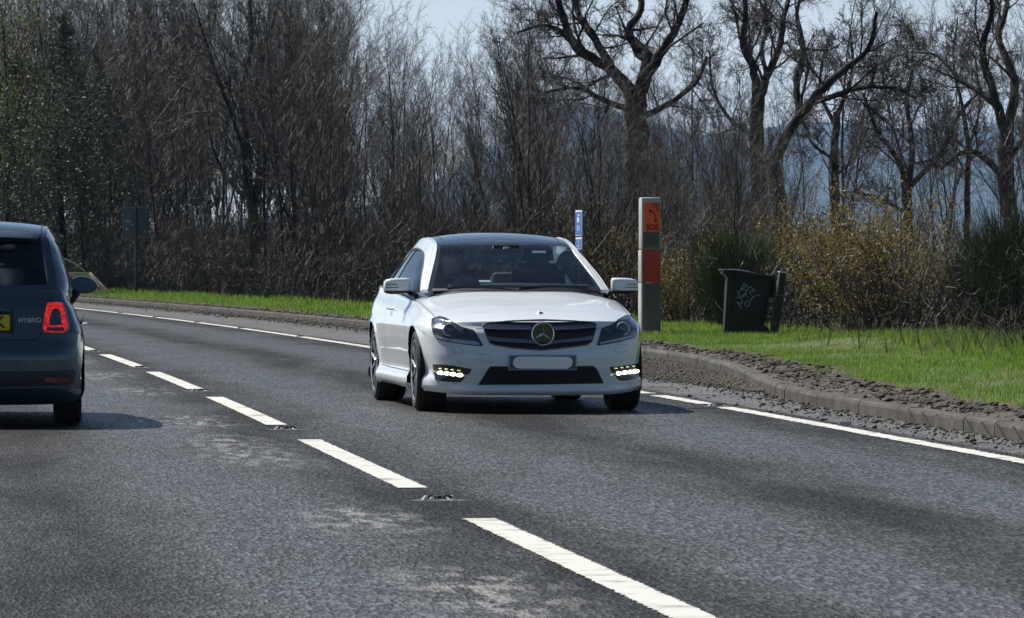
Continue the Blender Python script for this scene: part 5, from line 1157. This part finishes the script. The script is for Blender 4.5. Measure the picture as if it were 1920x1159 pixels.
    dim = nodemat('lamp_dull_red', (.16,.015,.02), .2, coat=1)
    def both(poly, off, skirt, name, mat, parent=None, step=2.6): return car.conform(poly, off, skirt, step=step, mirror=True, name=name, mat=mat, parent=parent)
    ln = both(C([(452,800),(475,792),(560,789),(598,797),(622,845),(640,910),(655,985),(658,1030),(640,1060),(600,1078),(440,1072),(414,1045),(420,970),(432,880)]), .012, .02, 'tail_lamp', LAMP)
    for l_, sgn in zip(ln, (1, -1)):
        pass
    ins = both(C([(497,862),(510,852),(556,852),(572,880),(590,1008),(470,1012),(476,940)]), .016, .01, 'lamp_centre_panel', P, ln[0])
    ins[1].parent = ln[1]
    s2 = both(C([(448,1030),(606,1027),(618,1056),(598,1066),(446,1062)]), .0145, .004, 'lamp_lower_lens', dim, ln[0]); s2[1].parent = ln[1]
    edge = both(C([(606,800),(622,845),(641,910),(656,985),(659,1030),(645,1062),(634,1060),(645,1028),(640,985),(626,912),(606,848),(592,806)]), .0165, .005, 'lamp_chrome_edge', M_silver, ln[0], 2); edge[1].parent = ln[1]
    # seams, handle, plate
    car.line(C([(455,598),(482,640),(486,700),(488,790)]), w=.005, mirror=True)
    car.line(C([(414,1040),(402,1080),(372,1120),(330,1142),(200,1150),(0,1152),(-290,1152)]), w=.006, mirror=True)
    car.line(C([(655,1062),(720,1068),(775,1090),(812,1120)]), w=.003, mirror=True)
    car.line([(2, 1.05, .88), (2, 1.03, .6), (2, 1.1, .34), (2, 1.2, .28)], w=.005, local=True, dirn=(-1, 0, 0)); car.line([(2, 2.3, .88), (2, 2.35, .6), (2, 2.38, .3)], w=.005, local=True, dirn=(-1, 0, 0))
    yb = car.cast(-30, 607, 0)[0].y
    m = MB(); m.box((-.02, yb-.004, .735), (.70, .02, .165), bev=.01); m.build('plate_recess', M_black, root)
    m = MB(); m.tube([(-.35, yb-.01, .812), (-.30, yb-.03, .822), (-.03, yb-.04, .826), (.24, yb-.03, .822), (.295, yb-.01, .812)], [.014, .022, .024, .022, .014], 12); m.build('tailgate_handle', P, root)
    m = MB(); m.box((-.055, yb-.018, .732), (.52, .008, .108), bev=.002); pl = m.build('number_plate', nodemat('plate_yellow', (.72,.50,.015), .35), root)
    for o_ in (pl,): o_.location.x = .095
    text('plate_character', 'K', .115, nodemat('plate_black', (.01,.01,.01), .4), root, (.228, yb-.0245, .732), depth=.001, bold=.002)
    q = car.cast(56, 601, .002)
    tx = text('lettering', 'HYBRID', .046, M_silver, root, (q[0].x, q[0].y-.006, q[0].z), rot=(R(90), 0, math.atan2(q[1].x, -q[1].y)), depth=.002, sx=1.02, bold=.0006)
    # lower valance, reflector
    car.conform(D_([(-300,628),(0,632),(450,628),(640,618),(668,640),(640,720),(600,752),(300,764),(-300,766)]), .003, .008, name='bumper_insert', mat=nodemat('valance_dark', (.02,.022,.026), .5), mirror=False)
    both(D_([(376,690),(560,685),(588,703),(590,728),(470,732),(392,722)]), .008, .008, 'rear_reflector', nodemat('reflector_red', (.22,.012,.012), .2, coat=1))
    car.line(D_([(-300,774),(0,776),(400,770),(590,760)]), w=.008, mirror=False, name='bumper_edge', mat=nodemat('valance_edge', (.09,.1,.12), .4))
    # mirrors, handles
    for sg in (-1, 1):
        mr = empty('door_mirror'); mr.parent = root; mr.location = (sg*.815, 2.18, .985)
        def prof(s_, y): return [(sg*(.105*s_*math.cos(t)*(1.0 if math.cos(t) > 0 else .85)), y, .062*s_*math.sin(t)+.012*math.cos(t)*s_*-1) for t in np.linspace(0, 2*math.pi, 25)]
        m = MB(); m.grid([prof(1.0, -.05), prof(1.06, -.03), prof(1.06, .02), prof(.85, .07), prof(.45, .10), prof(.02, .108)]); m.build('mirror_shell', P, mr, auto=0)
        m = MB(); V = [(x, y, z) for x, y, z in prof(.93, -.048)]; m.add(V[:-1], [list(range(24))]); m.build('mirror_glass', nodemat('mirror_reflect', (.04,.07,.12), .06, 1), mr, smooth=False)
        m = MB(); m.tube([(sg*-.045, .01, -.045), (sg*-.065, .02, -.09), (sg*-.10, .02, -.13)], [.035, .028, .03], 10); m.build('mirror_arm', M_black, mr)
        m = MB(); m.tube([(sg*.80, 1.16, .715), (sg*.832, 1.19, .72), (sg*.834, 1.30, .722), (sg*.80, 1.34, .72)], [.012, .014, .014, .012], 8); m.build('door_handle', M_chrome, root)
    m = MB(); m.lathe([(.0005, .001), (.05, .001), (.052, -.002)], 24, 'x', Matrix.Translation((.800, .62, .74)) @ Matrix.Rotation(R(28), 4, 'Y')); m.build('fuel_flap', P, root)
    for x in (-.33, .33): seat(root, x, 1.55, .42)
    m = MB(); m.box((0, .75, .72), (1.1, .12, .5), bev=.04); m.build('rear_seat', M_seat, root); m = MB(); m.box((0, 2.35, .88), (1.2, .3, .1), bev=.03); m.build('dashboard', M_seat, root)
build_hatch()

# ------------------------------------------------------------------ emergency phone post
M_conc = noisy('weathered_grey_plastic', (.085,.08,.067), (.165,.155,.13), scale=3, rough=.7, bump=.2, stretch=(1,1,.35))
M_pale = noisy('pale_grey_plastic', (.34,.35,.33), (.48,.48,.45), scale=4, rough=.6)
M_orange = noisy('orange_panel', (.86,.095,.015), (.95,.12,.02), scale=3, rough=.5); M_red = noisy('faded_red', (.40,.03,.02), (.50,.04,.026), scale=3, rough=.6)
M_ink = nodemat('black_print', (.02,.012,.01), .6)
def sos():
    r = empty('emergency_phone', (pix(1218, 628, 66).x, 66, .10), R(9)); tag(r, 'tall grey post with orange SOS phone panel and red band', 'emergency phone')
    k = 4.14*130.2; Xc = 657; X = lambda v: (v-Xc)/k; Z = lambda v: (628-(360+v/4.14))/130.2
    w = .285; d = .24
    def block(z0, z1, ww, dd, mat, name, bev=.012, parent=r, y=0):
        m = MB(); m.box((0, y, (z0+z1)/2), (ww, dd, z1-z0), bev=bev); return m.build(name, mat, parent)
    block(-.3, Z(706), w, d, M_conc, 'lower_post'); 
    m = MB(); m.box((-w/2+.012, -.004, (Z(706)-.2)/2), (.03, d+.002, Z(706)+.2), bev=.004); m.build('painted_sunlit_edge', M_pale, r)  # sunlit left side of the post painted as a paler strip
    block(Z(702), Z(450), w*1.0, d*.96, M_red, 'red_band'); m = MB(); m.box((-w/2+.008, -.002, (Z(702)+Z(450))/2), (.022, d, Z(450)-Z(702)-.01), bev=.004); m.build('painted_sunlit_edge', M_pale, r)  # same painted sunlit side beside the red band
    hd = block(Z(446), Z(44), w*.985, d, M_pale, 'phone_housing', .022)
    block(Z(440), Z(312), w*.86, .02, M_conc, 'handset_hatch', .006, hd, -d/2-.002)
    p = block(Z(310), Z(84), .235, .012, M_orange, 'orange_panel', .003, r, -d/2-.006)
    p.location.x = .012
    yf = -d/2-.0135
    text('panel_number', '725', .085, M_ink, r, (X(692), yf, Z(105)), bold=.0006); text('panel_letter', 'N', .075, M_ink, r, (X(712), yf, Z(140)), bold=.0006)
    text('sos_lettering', 'SOS', .108, M_ink, r, (X(665), yf, Z(276)), bold=.0025, sx=1.02)
    m = MB(); A = [(640,150),(660,150),(678,166),(690,190),(693,212),(688,232)]; S = spline(np.array(A, float), 24); T = np.gradient(S, axis=0); T /= np.linalg.norm(T, axis=1)[:, None]; Nn = np.c_[T[:, 1], -T[:, 0]]
    f = np.linspace(0, 1, 24); W = 4.5+8*np.exp(-((f-.04)/.13)**2)+8*np.exp(-((f-.96)/.13)**2)
    up = S+Nn*W[:, None]; dn = S-Nn*W[:, None]; poly = np.vstack([up, dn[::-1]]); G = [[(X(a[0]), yf-.001, Z(a[1])), (X(b[0]), yf-.001, Z(b[1]))] for a, b in zip(up, dn)]; m.grid(G); m.build('handset_symbol', M_ink, r, smooth=False)
    m = MB(); m.box((X(665), -d/2-.014, Z(430)), (.20, .003, .045)); lp = m.build('maker_label', nodemat('label_grey', (.17,.17,.15), .6), r, smooth=False)
    m = MB(); m.add([(X(620), -d/2-.0165, Z(420)), (X(640), -d/2-.0165, Z(436)), (X(622), -d/2-.0165, Z(436))], [[0,1,2]]); m.add([(X(638), -d/2-.0165, Z(420)), (X(652), -d/2-.0165, Z(420)), (X(652), -d/2-.0165, Z(434))], [[0,1,2]]); m.build('label_mark', M_ink, lp, smooth=False)
    for z in (424, 434): m = MB(); m.box((X(690), -d/2-.0165, Z(z)), (.11, .001, .008)); m.build('label_line', nodemat('label_print', (.08,.08,.08), .6), lp, smooth=False)
    m = MB(); m.lathe([(.0005, -.003), (.008, -.003), (.009, 0)], 12, 'y', Matrix.Translation((X(668), -d/2-.0, Z(730)))); m.build('bolt', M_steel, r)
sos()
# blue information sign, seen almost edge on
M_blue = noisy('sign_blue', (.02,.12,.50), (.03,.15,.58), scale=4, rough=.4); M_white = nodemat('sign_white', (.75,.76,.76), .4); M_galv = noisy('galvanised', (.22,.23,.24), (.32,.33,.34), scale=6, rough=.5, metal=.5)
def blue_sign():
    D = 75; x = pix(1085.5, 500, D).x; r = empty('road_sign', (x, D, .12), R(-76)); tag(r, 'narrow blue road sign in two plates seen almost edge on behind the coupe', 'road sign')
    z = lambda y: CAMZ+(HOR-y)/FPX*D-.12
    m = MB(); m.tube([(.0, .03, -.3), (0, .03, z(397))], .038, 10); m.build('post', M_galv, r)
    for y0, y1, nm in ((394.5, 443, 'upper_plate'), (445.5, 468, 'lower_plate')):
        m = MB(); m.box((0, 0, (z(y0)+z(y1))/2), (.40, .012, z(y0)-z(y1)), bev=.004); p = m.build(nm, M_white, r)
        m = MB(); m.box((0, -.007, (z(y0)+z(y1))/2), (.355, .006, z(y0)-z(y1)-.045)); m.build('blue_face', M_blue, p, smooth=False)
    m = MB(); m.box((0, -.012, z(412)), (.13, .003, .075)); m.prism([(-.06, z(405)), (.09, z(405)), (.02, z(401.5))], -.0135, -.0105); m.build('phone_symbol', M_white, r, smooth=False)
    text('sign_text', 'SOS', .10, M_white, r, (0, -.011, z(428)), depth=.001); text('sign_text', '1/2', .075, M_white, r, (0, -.011, z(452)), depth=.001); text('sign_text', 'mile', .07, M_white, r, (0, -.011, z(461)), depth=.001)
blue_sign()
def back_sign():
    D = 143; x = pix(255, 500, D).x; r = empty('road_sign', (x, D, .12), R(4)); tag(r, 'back of a square grey road sign on a single pole at the far verge', 'road sign')
    z = lambda y: CAMZ+(HOR-y)/FPX*D-.12
    Mg = noisy('sign_back_grey', (.075,.10,.105), (.11,.14,.145), scale=2, rough=.6)
    m = MB(); m.box((0, .05, (z(388)+z(445))/2), (.84, .02, z(388)-z(445)), bev=.006); p = m.build('sign_plate', Mg, r)
    for y in (397, 436): m = MB(); m.box((0, .03, z(y)), (.80, .02, .05)); m.build('stiffening_rail', Mg, p, smooth=False)
    m = MB(); m.tube([(0, -.01, -.3), (0, -.01, z(390))], .045, 10); m.build('pole', nodemat('pole_dark', (.05,.052,.05), .6), r)
    for xx, y, a, b in ((-.26, 415, .10, .045), (-.28, 430, .05, .055)):
        m = MB(); m.lathe([(.0005, .036), (1, .036), (1, .041)], 18, 'y'); m.v = [(xx+vx*a, vy, z(y)+vz*b) for vx, vy, vz in m.v]; m.build('sticker', nodemat('sticker_pale', (.30,.33,.33), .6), p)
back_sign()
# fallen timber barrier
M_wood = noisy('weathered_timber', (.40,.29,.19), (.62,.50,.37), scale=3, rough=.8, stretch=(1,1,6), bump=.4)
def barrier():
    D = 148; P = lambda x, y, dy=0: Vector(((x-960)/FPX*D, dy, CAMZ+(HOR-y)/FPX*D-.12)); r = empty('timber_barrier', (0, D, .12)); tag(r, 'broken pale timber rail fence end on the grass beyond the hatchback mirror', 'fence')
    def beam(a, b, w, h, nm):
        m = MB(); a, b = Vector(a), Vector(b); d = (b-a); L_ = d.length; m.box((0, 0, 0), (w, L_, h), bev=.012); q = d.to_track_quat('Y', 'Z').to_matrix().to_4x4(); m.xf(Matrix.Translation((a+b)/2) @ q); m.build(nm, M_wood, r)
    beam(P(20, 513), P(171, 515), .10, .13, 'top_rail'); beam(P(20, 528), P(140, 529), .09, .11, 'lower_rail'); beam(P(168, 513, -.03), P(203, 548, -.5), .10, .12, 'sloping_rail'); beam(P(160, 524, -.1), P(186, 548, -.3), .08, .08, 'strut')
    for x in (40, 105, 166): beam(P(x, 552, .10), P(x, 512, .10), .10, .10, 'rail_post')
    br = empty('fallen_branch', (0, D, .12)); m = MB(); m.tube([P(98, 476, .2), P(118, 484, .1), P(138, 493, 0), P(158, 507, -.05), P(168, 545, -.1)], [.012, .016, .018, .022, .028], 6); m.build('stick', nodemat('pale_stick', (.42,.38,.32), .6), br); tag(br, 'thin pale fallen branch arching above the timber rails', 'branch')
barrier()
# wheelie bin, chalked
M_bin = noisy('dark_bin_plastic', (.007,.010,.010), (.014,.019,.018), scale=5, rough=.5, spec=.3)
def bin_():
    D = 64; r = empty('wheelie_bin', (pix(1394, 633, D).x, D, .10), R(-8)); tag(r, 'dark wheelie bin with chalked letters leaning on the grass verge', 'wheelie bin')
    r.rotation_euler = (0, R(4.2), R(1.5))
    bm = bmesh.new(); bmesh.ops.create_cube(bm, size=1)
    for v in bm.verts:
        t = v.co.z > 0; v.co = Vector((v.co.x*(.62 if t else .53)+(.01 if t else -.02), v.co.y*(.52 if t else .42), .86 if t else -.03))
    bmesh.ops.bevel(bm, geom=bm.edges[:]+bm.verts[:], offset=.035, segments=3, affect='EDGES'); m = MB(); m.add([v.co for v in bm.verts], [[v.index for v in f.verts] for f in bm.faces]); bm.free(); m.build('bin_body', M_bin, r)
    m = MB(); m.box((.01, 0, .845), (.68, .57, .05), bev=.018); m.build('rim', M_bin, r)
    m = MB(); G = []
    for x in np.linspace(-.37, .36, 14):
        f = (x+.37)/.73; G.append([(x, y, .880+.070*math.sin(math.pi*min(1, f*1.25+.1))*.6*(1-(abs(y)/.31)**4*.5)+.03*(1-f)) for y in np.linspace(-.31, .31, 11)])
    m.grid(G); m.grid([[(p[0], p[1], .865) for p in row] for row in (G[0], G[-1])])
    for side_ in (0, -1): m.grid([[row[side_], (row[side_][0], row[side_][1], .86)] for row in G])
    for row in (G[0], G[-1]): m.grid([[p, (p[0], p[1], .86)] for p in row])
    m.build('lid', M_bin, r, auto=30)
    m = MB(); m.tube([(-.37, -.2, .905), (-.395, -.16, .915), (-.395, .16, .915), (-.37, .2, .905)], .014, 8); m.build('lid_grip', M_bin, r)
    m = MB(); m.tube([(.31, -.24, .83), (.39, -.24, .86), (.39, .24, .86), (.31, .24, .83)], .018, 8); m.build('handle', M_bin, r)
    m = MB(); m.box((.355, 0, .70), (.06, .34, .26), bev=.02); m.build('hinge_box', M_bin, r)
    for s_ in (-1, 1): m = MB(); m.lathe([(.02, -.03), (.09, -.03), (.10, -.02), (.10, .02), (.09, .03), (.02, .03)], 24, 'y', Matrix.Translation((.24, s_*.25, .09))); m.build('bin_wheel', M_tyre, r)
    Mc = nodemat('chalk', (.42,.46,.46), .9)
    def P(X, Y):
        x = ((1340+X/7.246)-1394)/134.2; z = (633-(490+Y/7.246))/134.2; t = R(4.2); x2 = x*math.cos(t)-z*math.sin(t); z2 = x*math.sin(t)+z*math.cos(t); return (x2, -.2135-(.26-.21)*(z2)/.86-.0015, z2)
    S = [[(380,305),(345,370),(315,430)], [(375,308),(418,332),(385,360),(348,385),(395,388),(410,412),(370,468),(335,478),(300,440),(293,400)], [(455,345),(415,410),(362,492)], [(395,432),(425,485)], [(458,348),(522,400),(470,410),(458,440),(485,452)],
         [(597,463),(545,468),(500,492),(472,520),(470,542)], [(278,497),(325,495),(358,530),(345,568),(285,560),(325,598),(342,642)], [(425+33*math.cos(a), 580+33*math.sin(a)) for a in np.linspace(0, 6.28, 16)]]
    for s_ in S: m = MB(); q = spline(np.array(s_, float), len(s_)*4); m.tube([P(*p) for p in q], .0045, 5); m.build('chalk_stroke', Mc, r, auto=0)
bin_()
def lean_post():
    D = 63.6; r = empty('wooden_post', (pix(1450, 634, D).x, D, .12)); r.rotation_euler = (0, R(8.5), R(12)); tag(r, 'short dark wooden post leaning beside the wheelie bin', 'post')
    Mp = noisy('dark_timber', (.02,.02,.018), (.045,.042,.036), scale=4, rough=.8, stretch=(1,1,.2), bump=.3)
    m = MB(); m.box((0, 0, .32), (.10, .095, 1.14), bev=.010); m.build('post', Mp, r)
    m = MB(); m.box((0, 0, .895), (.112, .105, .018), bev=.004); m.build('post_top', M_pale, r); m = MB(); m.box((0, 0, .575), (.109, .104, .014)); m.build('band', nodemat('band_grey', (.14,.15,.15), .6), r, smooth=False)
lean_post()
def litter():
    r = empty('litter', (2.36, 32.45, .004), .2); m = MB(); m.add([(-.05,-.02,0),(.05,-.012,0),(.045,.02,.004),(-.04,.022,0),(-.045,-.018,.016),(.04,-.008,.022),(.035,.015,.018),(-.035,.018,.012)], [[0,1,5,4],[1,2,6,5],[2,3,7,6],[3,0,4,7],[4,5,6,7]]); m.build('crumpled_card', nodemat('white_card', (.6,.6,.58), .7), r, smooth=False)
    tag(r, 'small white scrap of litter on the hard shoulder by the kerb', 'litter')
litter()
